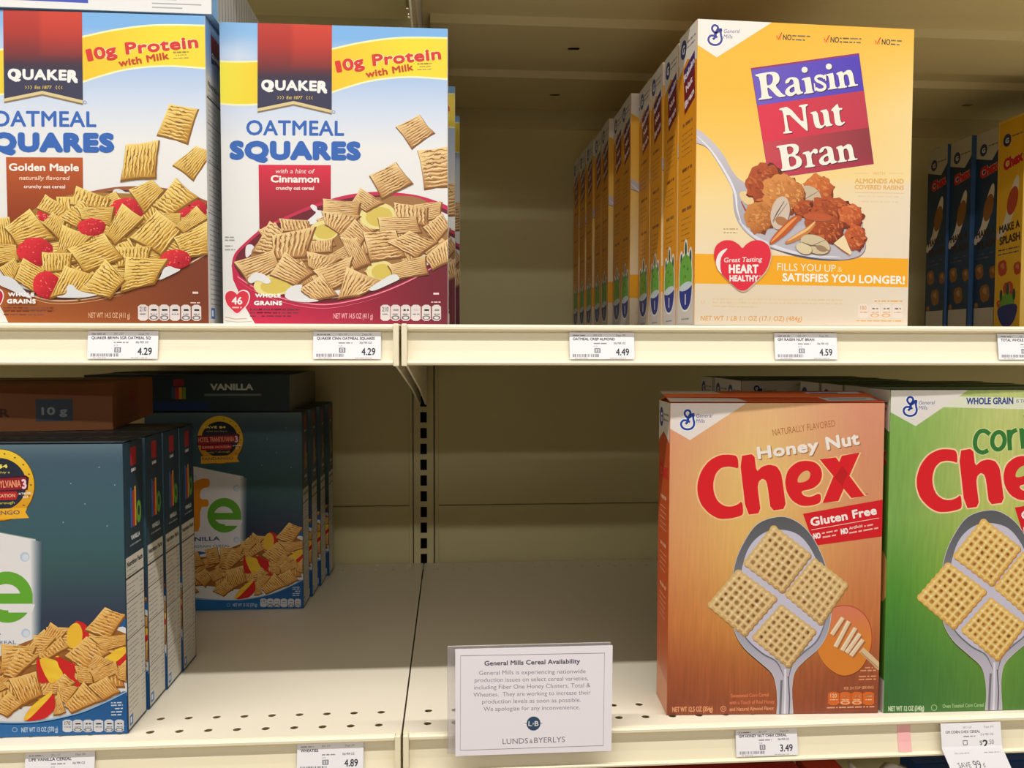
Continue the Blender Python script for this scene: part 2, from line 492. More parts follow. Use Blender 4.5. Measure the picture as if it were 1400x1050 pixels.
        for ly, uv, cs in seq:
            us = [p[0] for p in uv]; vv = [p[1] for p in uv]
            if min(us) >= 0 and max(us) <= W and min(vv) >= 0 and max(vv) <= H: pass
            elif max(us) <= 0 or min(us) >= W or max(vv) <= 0 or min(vv) >= H: continue
            else:
                for ax, lim, sg in ((0,0,-1),(0,W,1),(1,0,-1),(1,H,1)):
                    if len(uv) < 3: break
                    uv, cs = clip(uv, cs, ax, lim, sg)
                if len(uv) < 3: continue
            ar = sum(uv[i][0]*uv[(i+1)%len(uv)][1]-uv[(i+1)%len(uv)][0]*uv[i][1] for i in range(len(uv)))
            if abs(ar) < 1e-11: continue
            if (ar < 0) != flip: uv, cs = uv[::-1], cs[::-1]
            t = thick+ly*s.STEP
            add([fn(u,v,t) for u,v in uv], cs)
        me = bpy.data.meshes.new(name)
        me.from_pydata([tuple(v) for v in verts], [], faces)
        ca = me.color_attributes.new('Col', 'FLOAT_COLOR', 'CORNER')
        flat = [x for c in cols for x in c]
        ca.data.foreach_set('color', flat)
        me.update()
        return me
# ------------------------------------------------------------------ carton artwork (sheet units follow each printed face)
BLUE_Q = (52, 104, 190)
OAT = ((236,192,86),(172,118,36),(252,222,132))
CIN = ((228,184,120),(162,108,58),(248,216,156))

def quaker_common(A, dx, s, bowl, dark, box_top, box_bot, title, sub, subpre, num):
    """shared layout of the two oat-square cartons, in the right-hand carton's sheet units"""
    def tr(p): return ((p[0]-dx[0])*s+dx[1], (p[1]-dx[2])*s+dx[3])
    # sky, fading to white
    def sky(a, b, x, y):
        if y < 55: base = (128,184,240)
        else: base = ramp([(55,(150,192,240)),(110,(182,206,242)),(150,(214,226,246)),(200,(240,240,240)),(450,(236,234,230))], y)
        if x < 352: base = mixc(base, (232,236,244), max(0, 1-abs(y-78)/38)*.75*(1-abs(x-325)/60))
        if y < 50 and x < 352: base = mixc(base, (170,205,244), .3)
        return base
    A.full(sky, 26, 44)
    # yellow ribbon
    yel = lambda x, y: ramp([(299,(250,240,70)),(345,(244,214,50)),(460,(252,204,44)),(560,(254,226,52)),(612,(250,222,60))], x)
    top = catmull([(296,84),(320,85),(352,84),(400,80),(455,66),(500,56),(550,50),(616,50)], 5, False)
    bot = catmull([(616,104),(560,101),(510,106),(470,117),(440,127),(400,134),(352,140),(320,141),(296,139)], 5, False)
    A.line([(x, y-0.8) for x, y in top], 3.2, (254,250,190)); A.line([(x, y+1) for x, y in bot], 3, (252,248,200))
    n = 24
    tp = [top[int(i*(len(top)-1)/n)] for i in range(n+1)]; bt = [bot[::-1][int(i*(len(bot)-1)/n)] for i in range(n+1)]
    A.up()
    for i in range(n):
        q = [tp[i], tp[i+1], bt[i+1], bt[i]]
        A.raw([A.m(p) for p in q], [rgb(yel(*p)) for p in q])
    red = (222,52,44)
    for o_, w_ in (((255,246,200), .035), (red, 0)):
        A.T('1', 460,97.6, 467.5,96, 17, o_, b=.05+w_); A.T('0g', 469.5,95.6, 498,89, 17, o_, b=.045+w_)
    A.T('Protein', 509,88, 603,78, 17, red, b=.045, sp=1.06, out=(255,246,200), ow=.035)
    A.T('with Milk', 500,104, 565,93, 10, (206,62,40), b=.035, sp=1.05)
    A.greek(570,85,590,84,2.2,(170,140,60)); A.greek(573,89,588,88,2.2,(170,140,60)); A.greek(570,93,590,92,2.2,(170,140,60))
    # logo banner
    def ban(a, b, x, y):
        c = ramp([(30,(196,56,40)),(60,(178,44,36)),(90,(120,40,44)),(104,(58,44,66)),(155,(56,54,84))], y)
        if x > 401 and y < 92: c = mixc(c, (224,70,44), .65*(1-(y-30)/75))
        return c
    A.grid([(352,28),(453,30),(453,110),(352,108)], ban, 14, 20)
    A.poly([(352,107),(453,109),(453,152),(401,141),(352,151)], (56,54,84))
    A.poly([(352,147),(401,136.5),(453,148.5),(453,153),(401,141.5),(352,152)], (226,206,150))
    A.poly([(352,151),(401,140.6),(453,152.4),(453,154.5),(401,142.6),(352,153)], (140,120,90))
    A.T('QUAKER', 357,122, 447,123, 15, (250,248,244), b=.05, sp=1.1)
    A.T('Q', 357,122.5, 371,122.5, 15.5, (250,248,244), b=.05)
    A.T('R', 433,125.5, 447,126, 17, (250,248,244), b=.05)
    A.TL('Est 1877', 402,134, 4.6, (222,196,96), anchor=1, b=.02, shear=.1)
    for k in range(3):
        A.line(P(f'{386-k*3.4},{129.5+k*.3} {387.6-k*3.4},132 {386-k*3.4},{134.4-k*.3}'), .9, (206,180,90)); A.line(P(f'{420+k*3.4},{129.5+k*.3} {418.4+k*3.4},132 {420+k*3.4},{134.4-k*.3}'), .9, (206,180,90))
    A.line(ell(455.5,151,2,2,n=12), .5, (130,130,140), closed=True)
    # names
    A.T('OATMEAL', 336.5,183.5, 470,183.5, 22, BLUE_Q, b=.024, sp=1.04)
    A.T('SQUARES', 314,217, 493,217, 27.5, BLUE_Q, b=.075, sp=1.12, out=(220,232,250), ow=.02)
    # coloured flag
    flag = [(353.5,223.5),(452,223.5),(452,275),(420,288),(356,312)]
    A.grid([(353.5,223.5),(452,223.5),(452,330),(355,330)], lambda a, b, x, y: mixc(box_top, box_bot, b*1.4), 4, 12)
    if subpre:
        A.T(subpre, 376,235, 429,235, 6.5, (255,226,222), shear=.2, b=.01)
        A.T(title, 370,247.5, 436,247.5, 10.5, (255,246,240), b=.04)
        A.T('crunchy oat cereal', 377,257.5, 429,257.5, 5.4, (255,236,230), b=.03)
    else:
        A.T(title, 357,241.5, 447,241.5, 10.5, (255,246,238), b=.035)
        A.T('naturally flavored', 370,253, 434,253, 5.6, (250,214,190), shear=.2, b=.02)
        A.T('crunchy oat cereal', 376,264, 429,264, 4.8, (255,236,226), b=.025)

def bowl_art(A, rim_pts, low_pts, body_extra, cols, milk):
    """bowl: outer wall, rim, dark inside, milk"""
    wall, wall2, rimc, inner = cols
    A.poly(body_extra, lambda x, y: mixc(wall, wall2, max(0, (x-body_extra[0][0])/260-.12)))
    A.poly(rim_pts+low_pts, rimc)
    cx = sum(p[0] for p in rim_pts+low_pts)/len(rim_pts+low_pts); cy = sum(p[1] for p in rim_pts+low_pts)/len(rim_pts+low_pts)
    A.poly([(cx+(x-cx)*.972, cy+(y-cy)*.955+1.5) for x, y in rim_pts+low_pts], inner)
    A.poly(milk, (234,232,230))

def art_cinnamon(W, H):
    A = Art([(300,30),(611,36),(613,441),(306,440)], W, H, (238,238,236)); A.rnd = random.Random(3)
    quaker_common(A, (0,0,0,0), 1, None, None, (226,44,72), (146,36,48), 'Cinnamon', None, 'with a hint of', '210')
    A.up()
    rim = catmull(P('317,362 321,345 337,328 360,309 392,293 430,277 470,265 505,260 535,260 570,264 600,273 624,284'), 4, False)
    low = catmull(P('624,345 592,363 560,381 520,398 480,409 445,414 410,411 375,402 345,389 325,376'), 4, False)
    body = P('317,360 319,380 327,398 336,418 350,442 620,442 620,340 560,375 445,400 340,380')
    bowl_art(A, rim, low, body, ((206,40,78),(112,36,48),(206,46,84),(112,34,48)),
             catmull(P('334,368 338,352 420,300 470,280 520,272 560,275 600,285 620,300 620,344 590,357 560,373 520,390 480,401 445,406 410,404 375,396 348,384'), 4))
    A.line(low, 1.3, (250,150,170)); A.line([(x, y+5) for x, y in low[12:]], .9, (240,110,140), taper=True)
    A.poly(catmull(P('1085,350 1110,325 1160,350 1170,390 1230,405 1260,470 1220,560 1040,540 1150,430 1120,395', 300, 240, 8.75), 3), (240,238,240))
    A.poly(catmull(P('320,830 380,805 420,850 380,920 320,960', 300, 240, 8.75), 4), (236,232,234))
    k = lambda st: [(290+a/4, 220+b/4) for a, b in P(st)]
    A.poly(catmull(P('345,368 350,332 400,308 450,300 470,275 560,265 600,288 614,330 560,352 500,385 440,396 380,388'), 4), (166,120,72))
    A.heap([(372,318),(400,345),(436,325),(452,300),(470,345),(500,330),(505,300),(530,330),(556,318),(590,305),(560,345),(480,375),(520,368),(412,372),(446,380),(380,362),(596,335),(470,290)], 34, 7, CIN)
    for (x, y, rx, ry) in ((905,290,100,72),(612,372,82,56),(340,668,112,60),(920,590,76,56)):
        A.poly(ell(290+x/4, 220+y/4, rx/4, ry/4, -6), (240,226,150)); A.poly(ell(290+x/4+2, 220+y/4+1, rx/5.4, ry/5.4, -6), (222,198,96))
    ps = ['770,210 810,140 930,215 840,262','1110,230 1250,210 1245,290 1170,310','1000,220 1170,240 1175,340 1000,305','610,200 800,215 795,290 610,278',
          '605,268 800,290 700,390 620,335','370,308 520,318 540,372 385,372','230,480 315,325 385,372 335,500','540,430 655,420 650,485 545,490',
          '700,400 780,312 850,382 800,460','915,300 1110,292 1135,375 920,385','1160,350 1255,278 1300,340 1225,430','830,385 1000,372 1045,505 870,530',
          '970,435 1080,375 1225,430 1115,512','1165,515 1290,420 1300,530 1210,575','335,400 555,355 505,508 335,522','705,412 790,415 862,545 780,575',
          '130,545 330,485 365,565 205,655','520,488 700,520 590,600 530,565','325,610 400,492 545,600 455,665','560,590 760,518 735,645 640,692',
          '970,560 1160,510 1172,600 1000,632','480,690 600,615 680,722 560,748','695,735 740,575 935,652 800,722']
    turn = [1,0,1,0,1,1,1,1,1,0,1,0,1,1,1,1,0,1,1,0,0,1,0]
    for st, t in zip(ps, turn): A.pillow(k(st), 8, CIN, bool(t))
    for st, t in (('1010,600 1130,540 1205,630 1090,710',0),('1130,735 1300,712 1310,915 1165,930',0),('868,868 1000,802 1085,905 930,986',0)):
        A.pillow([(290+a/4, 20+b/4) for a, b in P(st)], 9, CIN, bool(t))
    A.poly(soften(P('235,598 285,608 330,650 300,668 250,640 215,665 190,640'   , 290, 220, 4), 2), (236,234,236))
    A.poly(soften(P('410,690 455,668 500,665 480,700 520,740 600,755 520,765 430,755 395,735', 290, 220, 4), 2), (232,232,234)); A.line(P('308,431 322,434 338,433'), 1.4, (196,184,166)); A.line(P('308,436 326,438 345,437'), 1.2, (206,196,180))
    A.poly(soften(P('850,690 930,640 975,612 1010,608 1030,635 1000,650 880,705', 290, 220, 4), 2), (232,234,234))
    A.heart(324.5, 411, 36, 34, (255,240,240)); A.heart(324.5, 411, 33, 31, (222,54,72))
    A.TL('46', 324.5, 414, 11, (255,250,250), anchor=1, b=.03); A.greek(318,419,331,419,3,(250,200,200))
    A.T('WHOLE', 349,404.5, 384,404.5, 5.8, (250,248,246), b=.07, sp=1.1); A.T('GRAINS', 347.5,415, 386,415, 6.4, (250,248,246), b=.07, sp=1.1)
    for i in range(3): A.greek(342, 421.5+i*4.6, (410,408,398)[i], 421.5+i*4.6, 3, (96,14,40))
    A.T('NET WT 14.5 OZ (411 g)', 456,433, 510,433, 7.6, (240,176,180), b=.01)
    A.greek(593,400,602,400,4,(250,220,225)); A.greek(590,411,603,411,2.2,(250,220,225))
    A.pills(520,414,604,436,6,'210', gap=4)
    A.greek(308,323,322,323,2.4,(150,150,150)); A.greek(308,327,321,327,2.4,(150,150,150)); A.greek(308,335,318,335,2.4,(150,150,150)); A.greek(308,340,322,340,2.4,(150,150,150))
    return A

def art_maple(W, H):
    # the same sheet seen at the left: shared parts are placed by a small shift
    A = Art([(-47,14),(284,22),(286,440),(-40,440)], W, H, (238,238,236)); A.rnd = random.Random(5)
    A.T_ = lambda p: (p[0], p[1])
    B = Art([(300,30),(611,36),(613,441),(306,440)], W, H, (238,238,236))
    quaker_common(B, (0,0,0,0), 1, None, None, (196,92,36), (150,62,24), 'Golden Maple', None, None, '210')
    A.polys = B.polys; A.layer = B.layer+4
    z = lambda st: [(a/4.516, 220+b/4.516) for a, b in P(st)]
    rim = catmull(P('-30,345 -12,325 10,308 46,292 84,276 120,263 155,256 184,254 215,255 250,261 292,276'), 4, False)
    low = catmull(P('292,341 262,358 225,377 190,391 150,402 110,409 70,410 40,402 10,392 -10,382 -25,366'), 4, False)
    body = P('-30,350 -20,380 -10,400 4,425 12,442 292,442 292,330 230,370 100,402 0,380')
    bowl_art(A, rim, low, body, ((176,96,40),(124,58,32),(160,92,54),(92,56,52)),
             catmull(P('-20,352 0,335 60,300 130,270 184,262 250,270 290,290 290,334 262,351 225,370 190,384 150,395 110,402 70,403 40,396 0,380'), 4))
    A.line(low, 1.6, (232,196,160)); A.line([(x, y+4) for x, y in low[14:32]], 1, (222,170,120), taper=True)
    A.poly(catmull(z('705,185 740,170 800,200 860,240 780,260 720,230'), 3), (226,228,228))
    A.poly(catmull(P('-20,345 30,300 60,280 110,264 180,264 250,264 283,290 283,332 230,352 170,378 120,392 70,396 20,378'), 4), (170,124,56))
    A.heap([(20,345),(50,312),(80,300),(100,285),(125,300),(150,278),(178,290),(205,285),(240,290),(262,320),(235,335),(205,340),(170,345),(170,372),(130,352),(112,382),(85,345),(60,352),(30,372),(90,372),(120,330),(150,320),(268,298)], 38, 8, OAT)
    for c in ((285,330,50,42),(1190,292,100,62),(800,292,112,66)): A.berry(c[0]/4.516, 220+c[1]/4.516, c[2]/4.516, c[3]/4.516)
    ps = [('240,290 290,210 430,300 370,352',0),('-60,360 60,352 90,520 -60,525',1),('450,262 485,160 680,230 660,290',0),('810,175 950,118 1015,180 900,308',0),('965,268 1095,112 1225,220 1060,325',1),
          ('370,345 520,243 565,300 480,400',1),('490,288 705,283 690,392 520,352',0),('1010,320 1120,322 1120,385 1040,370',0),('660,445 765,268 885,352 720,502',0),
          ('820,468 980,308 1125,410 1000,562',0),('1095,395 1220,278 1290,345 1145,432',0),('45,410 190,303 335,470 120,512',0),('275,382 332,318 402,370 372,475',0),
          ('-60,518 100,520 115,605 -60,640',0),('360,562 395,398 565,462 450,572',0),('1090,472 1290,370 1290,560 1140,585',0),('730,530 935,525 910,615 740,645',1)]
    for st, t in ps: A.pillow(z(st), 9, OAT, bool(t))
    for c in ((575,407,86,56),(225,560,112,88)): A.berry(c[0]/4.516, 220+c[1]/4.516, c[2]/4.516, c[3]/4.516)
    for st, t in (('435,542 650,458 755,592 530,674',0),('270,565 445,570 432,665 272,682',1),('5,660 95,600 120,650 75,755',1),('100,725 150,603 275,672 210,795',1)): A.pillow(z(st), 9, OAT, bool(t))
    for c in ((1092,602,96,60),(292,762,82,84)): A.berry(c[0]/4.516, 220+c[1]/4.516, c[2]/4.516, c[3]/4.516)
    for st, t in (('320,832 410,648 570,700 500,795',0),('760,792 790,593 1032,605 950,742',1),('505,795 660,612 768,730 680,830',1)): A.pillow(z(st), 9, OAT, bool(t))
    for st, t in (('176,199 218,193 213,240 169,244',1),('235,143 272,149 258,193 219,182',0),('240,224 270,200 292,206 290,226 266,243',0)):
        q = P(st); A.pillow(q[:3]+[q[-1]] if len(q) == 5 else q, 9, OAT, bool(t))
    A.poly(soften(z('415,775 435,757 460,765 480,795 560,815 620,822 520,842 330,840 420,820'), 2), (228,230,232)); A.poly(soften(z('1000,700 1020,655 1055,643 1090,658 1130,665 1060,700 985,735'), 2), (230,230,230))
    A.poly(catmull(z('0,710 80,720 150,790 200,850 60,790 0,760'), 3), (224,226,230))
    A.heart(-13, 411, 38, 34, (255,240,240)); A.heart(-13, 411, 35, 31, (196,40,60))
    A.T('WHOLE', 12,405, 48,405, 6, (250,248,246), b=.07, sp=1.1); A.T('GRAINS', 10.5,414.5, 50,414.5, 6.6, (250,248,246), b=.07, sp=1.1)
    for i in range(3): A.greek(5, 421+i*4.7, (75,74,60)[i], 421+i*4.7, 3, (110,34,24))
    A.T('NET WT 14.5 OZ (411 g)', 121,433.5, 178,433.5, 7.8, (226,178,140), b=.01)
    A.greek(264,400,275,400,4.4,(240,220,210)); A.greek(261,413,274,413,2.3,(240,220,210))
    A.pills(188.5,415,276,437,6,'210', gap=4)
    return A

# serif capitals drawn as outlines (enlargement units)
SER = {
 'R': ('88,250 250,222 300,224 335,245 352,290 340,335 300,368 385,462 414,468 412,482 335,492 235,388 215,390 232,478 268,486 270,500 125,520 122,508 160,490 132,278 90,265', ['205,250 245,245 272,262 280,300 268,342 240,364 214,366']),
 'a': ('410,345 412,318 438,290 480,278 530,283 556,310 574,428 602,433 600,448 545,466 528,446 490,476 445,478 412,455 408,425 430,392 465,368 502,352 497,315 480,298 462,305 452,332 430,345', ['506,374 470,392 455,415 462,440 485,442 514,424']),
 'i': ('588,296 650,280 680,275 703,424 716,430 716,442 612,456 610,445 636,434 616,312 590,308', []),
 's': ('790,248 850,252 854,318 838,322 808,276 770,268 752,288 782,312 842,336 862,372 840,412 785,432 722,422 714,346 732,344 764,394 804,410 826,394 812,374 750,350 704,322 702,284 735,256', []),
 'j': ('848,250 905,238 926,234 948,380 970,388 968,398 868,412 868,402 893,390 875,268 850,262', []),
 'n': ('960,236 1018,214 1032,238 1075,203 1118,208 1138,248 1156,354 1190,354 1190,368 1086,383 1085,370 1106,356 1088,268 1064,246 1034,262 1050,368 1076,374 1070,388 976,400 975,386 1000,372 980,260 960,250', []),
 'N': ('345,65 445,42 615,230 590,50 558,46 560,30 650,15 654,32 625,48 657,298 640,300 415,92 450,300 485,304 487,320 390,330 388,315 415,303 385,86 348,80', []),
 'u': ('682,105 755,88 785,235 808,246 835,225 815,106 790,98 790,85 868,68 895,224 918,228 920,242 850,257 843,236 800,276 740,266 720,218 705,126 684,118', []),
 't': ('905,76 975,8 986,60 1022,58 1024,75 988,82 1006,200 1025,216 1045,200 1054,212 1012,246 962,242 945,216 930,95 907,90', []),
 'B': ('315,460 470,436 525,438 556,462 560,500 545,535 515,555 568,572 596,620 580,672 520,702 350,730 352,712 385,696 350,478 318,475', ['425,467 470,462 498,480 500,512 480,542 440,550','445,572 500,570 530,600 530,650 490,678 460,674']),
 'r': ('598,530 668,508 680,536 722,485 758,494 764,530 735,545 715,525 690,555 705,655 732,660 734,675 625,690 625,674 650,662 635,550 600,545', []),
}
def art_raisin(W, H):
    A = Art([(952,27),(1250,42),(1243,444),(946,444)], W, H, (236,226,206)); A.rnd = random.Random(11)
    def bg(a, b, x, y):
        c = ramp([(20,(252,188,48)),(120,(254,192,62)),(200,(254,206,104)),(270,(250,222,160)),(340,(244,224,188)),(450,(224,210,190))], y)
        t = max(0, min(1, (x-1060)/190))
        return mixc(c, (246,224,170) if y < 250 else (236,222,204), t*.8*max(0, min(1, (y-30)/120)))
    A.full(bg, 26, 36)
    A.poly([(948,24),(1061,28),(978,79),(950,61)], (246,240,232))
    A.g_mark(975.5, 35, 28, (70,66,150), (255,255,255))
    for i, (x, y) in enumerate(((1061,52),(1126.5,55.5),(1197,58.5))):
        A.line(P(f'{x},{y-1} {x+2.5},{y+2.5} {x+7},{y-6}'), 1.6, (222,60,30)); A.line([(x,y-3),(x,y+3),(x+5.5,y+3),(x+5.5,y-1)], .7, (222,90,40))
        A.TL('NO', x+8.5, y+3.8, 8, (70,50,50), cx=.72, b=.02, slope=.03); A.greek(x+21, y-1, x+(46,51,36)[i], y, 3, (110,86,50)); A.greek(x+21, y+4, x+(41,52,33)[i], y+5, 3, (110,86,50))
    # tilted three-colour name block
    def K(st, oy=70): return P(st, 1020, oy, 7.778)
    TLc, TRc, BRc, BLc = (1026,94.5), (1174,74.5), (1194.6,223), (1070,242)
    def cut(q, c, c2): A.grid(q, lambda a, b, x, y: mixc(c, c2, a), 10, 3)
    L = lambda t: (1026+(1050.5-1026)*t, 94.5+(243-94.5)*t); Rr = lambda t: (1174+(1195-1174)*t, 74.5+(223-74.5)*t)
    A.poly([(1025,93.5),(1174.5,73.5),(1195.5,223.5),(1050,244)], (150,50,110))
    cut([L(.01), Rr(.01), Rr(.335), L(.335)], (112,92,196), (80,58,188))
    cut([L(.335), Rr(.335), Rr(.67), L(.67)], (228,50,76), (196,54,74))
    cut([L(.67), Rr(.67), Rr(1), L(1)], (208,72,84), (146,50,60))
    A.grid([L(.85), Rr(.85), Rr(1), L(1)], lambda a, b, x, y: mixc((206,66,84), (170,44,66), a) if b > .5 else mixc((206,68,84), (146,50,62), a), 8, 2)
    def word(items, oy):
        for off, c in (((1.1, 1.1), (58,24,50)), ((0, 0), (250,244,230))):
            for ch, dx, dy in items:
                o, hs = SER[ch]
                f = lambda st: [(x+dx/7.778+off[0], y+dy/7.778+off[1]) for x, y in soften(K(st, oy), 1, .2)]
                A.poly(f(o), c, [f(h) for h in hs])
            for cx, cy in (((618,202),(878,168)) if oy == 70 else ()):
                A.poly([(x+off[0], y+off[1]) for x, y in ell(1020+cx/7.778, 70+cy/7.778, 4.2, 4.0)], c)
    word([('R',0,0),('a',0,0),('i',0,0),('j',0,0),('n',0,0)], 70)
    for off, c in (((1.1, 1.1), (58,24,50)), ((0, 0), (250,244,230))):
        ss = [(x+off[0], y+off[1]) for x, y in catmull(K('836,292 812,272 775,266 745,278 738,300 760,322 800,340 832,362 836,392 806,414 768,414 738,396'), 4, False)]
        A.line(ss, 3.9, c)
        for st in ('828,254 846,252 852,316 840,318', '716,346 728,344 738,400 740,424 726,424'): A.poly([(x+off[0], y+off[1]) for x, y in K(st)], c)
    word([('N',0,0),('u',0,0),('t',0,0),('B',0,0),('r',0,0),('a',367,184),('n',0,235)], 140)
    A.T('WITH', 1194,238, 1211,238, 4, (238,180,110)); A.line([(1168,236),(1189,236)], .7, (238,190,130)); A.line([(1216,236),(1236,236)], .7, (238,190,130))
    A.T('ALMONDS AND', 1169,249.5, 1237,250, 7, (232,178,90), b=.03); A.T('COVERED RAISINS', 1169,257.5, 1237,258.5, 6.4, (232,178,90), b=.03)
    A.line([(1169,262),(1237,263)], .8, (238,190,130)); A.greek(1174,268,1230,269,3.2,(240,216,178)); A.greek(1174,275,1229,276,3.2,(240,216,178))
    A.greek(987,313,1007,313,2.6,(190,160,110)); A.greek(987,318,1006,318,2.6,(190,160,110))
    A.grid([(946,346),(1244,352),(1243,391),(946,387)], lambda a, b, x, y: (250,176,34), 1, 1)
    # spoon
    sp = catmull(P('946,175 962,184 985,208 1003,238 1022,252 1045,262 1100,262 1170,290 1181,318 1184,338 1172,350 1140,354 1095,350 1050,336 1020,318 1004,296 1000,270 999,258 985,232 965,202 946,192'), 5)
    A.poly([(x+.6, y+1.4) for x, y in sp], (120,106,110)); A.poly(sp, lambda x, y: mixc((206,200,208), (160,156,170), (y-200)/160 if x < 1010 else .25))
    A.line(catmull(P('950,185 970,205 990,235 1003,262 1006,285 1012,304'), 5, False), 3, (238,236,242), taper=True)
    A.line(catmull(P('1008,300 1030,322 1065,338 1105,348 1150,350'), 5, False), 4, (226,226,236), taper=True)
    A.line(catmull(P('1050,338 1085,347 1120,353 1150,354'), 5, False), 2, (84,84,104), taper=True)
    k = lambda a, b: (990+a/7, 210+b/7)
    def F(cx, cy, rx, ry, rot, pal=((206,120,52),(150,66,26),(240,178,104))): A.flake(*k(cx, cy), rx/6.1, ry/6.1, rot, pal)
    def nut(cx, cy, rx, ry, rot, c=(236,214,170), line=True):
        x, y = k(cx, cy); A.poly(ell(x+.8, y+1, rx/7, ry/7, rot), (130,86,56)); A.poly(ell(x, y, rx/7, ry/7, rot), c)
        if line: A.line([(x-rx/9, y+ry/12),(x,y),(x+rx/9, y-ry/12)], 1.2, (150,120,104), taper=True)
    dk = ((186,84,38),(120,44,20),(226,138,80))
    nut(230, 430, 110, 55, 35, (240,208,150), False); A.line([k(150,450),k(190,530),k(240,570)], 2.5, (166,80,40), taper=True)
    F(380,280,150,170,20,dk); F(900,340,130,120,30,((216,120,54),(170,70,30),(242,170,100)))
    nut(820,400,120,90,35,(206,186,158)); F(570,380,180,150,20,((222,146,74),(166,88,36),(248,200,130)))
    F(790,520,110,70,0,dk); F(330,600,120,130,0,((210,136,66),(160,84,36),(240,180,106))); F(1050,560,200,120,20,dk); F(1210,580,110,90,30,((216,110,56),(160,60,30),(242,160,100)))
    F(960,700,170,110,30,dk); F(1260,790,90,100,0,((206,100,50),(150,56,28),(240,170,120)))
    nut(890,600,140,36,5,(196,92,50),False)
    nut(530,560,90,160,12,(214,196,178)); A.line([k(460,640),k(500,560),k(570,450)], 1.6, (92,70,70), taper=True); A.poly(ell(*k(545,640),9,6,20), (180,120,76))
    A.line(catmull([k(*p) for p in ((430,860),(500,790),(600,700),(680,620),(740,610))], 5, False), 12, (196,92,40), taper=True)
    A.line(catmull([k(*p) for p in ((440,840),(520,760),(610,670),(690,600))], 5, False), 4, (240,160,90), taper=True)
    A.line(catmull([k(*p) for p in ((580,850),(680,800),(790,730),(870,650))], 5, False), 9, (206,130,66), taper=True)
    A.line(catmull([k(*p) for p in ((600,830),(700,770),(800,710),(870,640))], 5, False), 3.4, (244,196,130), taper=True)
    nut(870,860,150,85,20,(214,196,160)); nut(760,900,80,50,20,(226,210,170),False); A.line([k(740,840),k(820,870),k(940,880),(k(1010,930))], 1.8, (112,92,70), taper=True); A.poly(ell(*k(930,900),8,4,20), (160,130,100))
    A.poly([k(1150,770),k(1050,850),k(1210,970),k(1225,940)], (244,222,176)); A.line([k(1060,860),k(1140,920),k(1215,965)], 1.4, (190,96,70), taper=True)
    # heart and slogans
    A.heart(1014, 364, 82, 72, (210,190,160)); A.heart(1013, 363, 81, 71, (232,44,66))
    A.poly(catmull(P('455,170 380,270 370,400 385,465 340,420 315,330 345,235 400,185', 940, 320, 8.75), 4), (250,240,236))
    A.T('Great Tasting', 987,358, 1040,356.5, 6.8, (255,236,230), shear=.15, b=.012)
    A.T('HEART', 994,373, 1035.5,373, 13, (255,246,240), b=.045, sp=1.1); A.T('HEALTHY', 995,384, 1035,384, 9, (255,246,240), b=.04, sp=1.06); A.TL('*', 1036,380, 5, (255,230,225))
    A.T('FILLS YOU UP', 1062,368.5, 1143,370.5, 10.5, (255,244,222), b=.0); A.TL('&', 1146,370.5, 8, (255,220,150))
    A.T('SATISFIES YOU LONGER!', 1069,383.5, 1239,387, 12, (255,250,238), b=.035, sp=1.04)
    A.TL('U', 956, 415, 5, (240,200,130))
    A.greek(972,409,1153,410,3,(238,210,160)); A.greek(972,414,1152,415,3,(238,210,160)); A.greek(972,419,1034,420,3,(238,210,160))
    A.T('NET WT 1 LB 1.1 OZ (17.1 OZ) (484g)', 954.5,438, 1096,438, 7, (226,164,84), b=.012, shear=.1)
    A.pills(1174,414,1237,433.5,4,'180',(240,226,214),(232,170,100), lower=(1,2)); A.greek(1197,411,1236,411,3,(236,176,90)); A.greek(1172,438,1236,438,2.6,(236,176,90))
    return A

CHEX = {
 'C': ('368,122 310,112 240,112 160,150 100,225 70,320 72,400 100,480 160,545 230,585 310,583 380,568 412,552 402,452 370,480 320,496 270,490 220,455 192,390 187,320 205,250 245,207 300,198 345,206 376,218', []),
 'h': ('380,125 490,108 506,242 550,202 600,190 655,203 688,255 700,330 725,515 612,530 588,345 575,305 548,292 522,315 515,360 540,545 432,558', []),
 'e': ('800,176 860,164 930,175 975,215 988,270 972,330 920,372 830,388 850,422 900,435 976,400 979,474 920,495 840,500 770,462 728,395 714,315 735,230', ['805,328 810,285 845,245 882,235 904,258 893,300 858,322']),
}
def chex_word(A, dx, dy, s, halo):
    f = lambda st, n=2: [(940+(x-940)*s+dx, 600+(y-600)*s+dy) for x, y in st]
    K = lambda st: f(P(st, 940, 600, 5.385))
    red = (226,32,42)
    for w, c in ((4.2, halo), (0, red)):
        for ch in 'Che':
            o, hs = CHEX[ch]
            o = soften(K(o), 1, .18) if ch == 'h' else soften(K(o), 2, .22)
            if w: A.line(o, w, c, closed=True)
            else: A.poly(o, c, [soften(K(h), 2) for h in hs])
        for st in ('968,158 1085,145 1295,432 1200,445', '1128,135 1258,112 1105,465 990,478'):
            if w: A.line(K(st), w, c, closed=True)
            else: A.poly(K(st), c)
    A.poly(K('1132,208 1172,262 1134,356 1076,292'), (196,28,36))
    A.TL('™', *K('1305,425')[0], 2.5, (60,50,40))

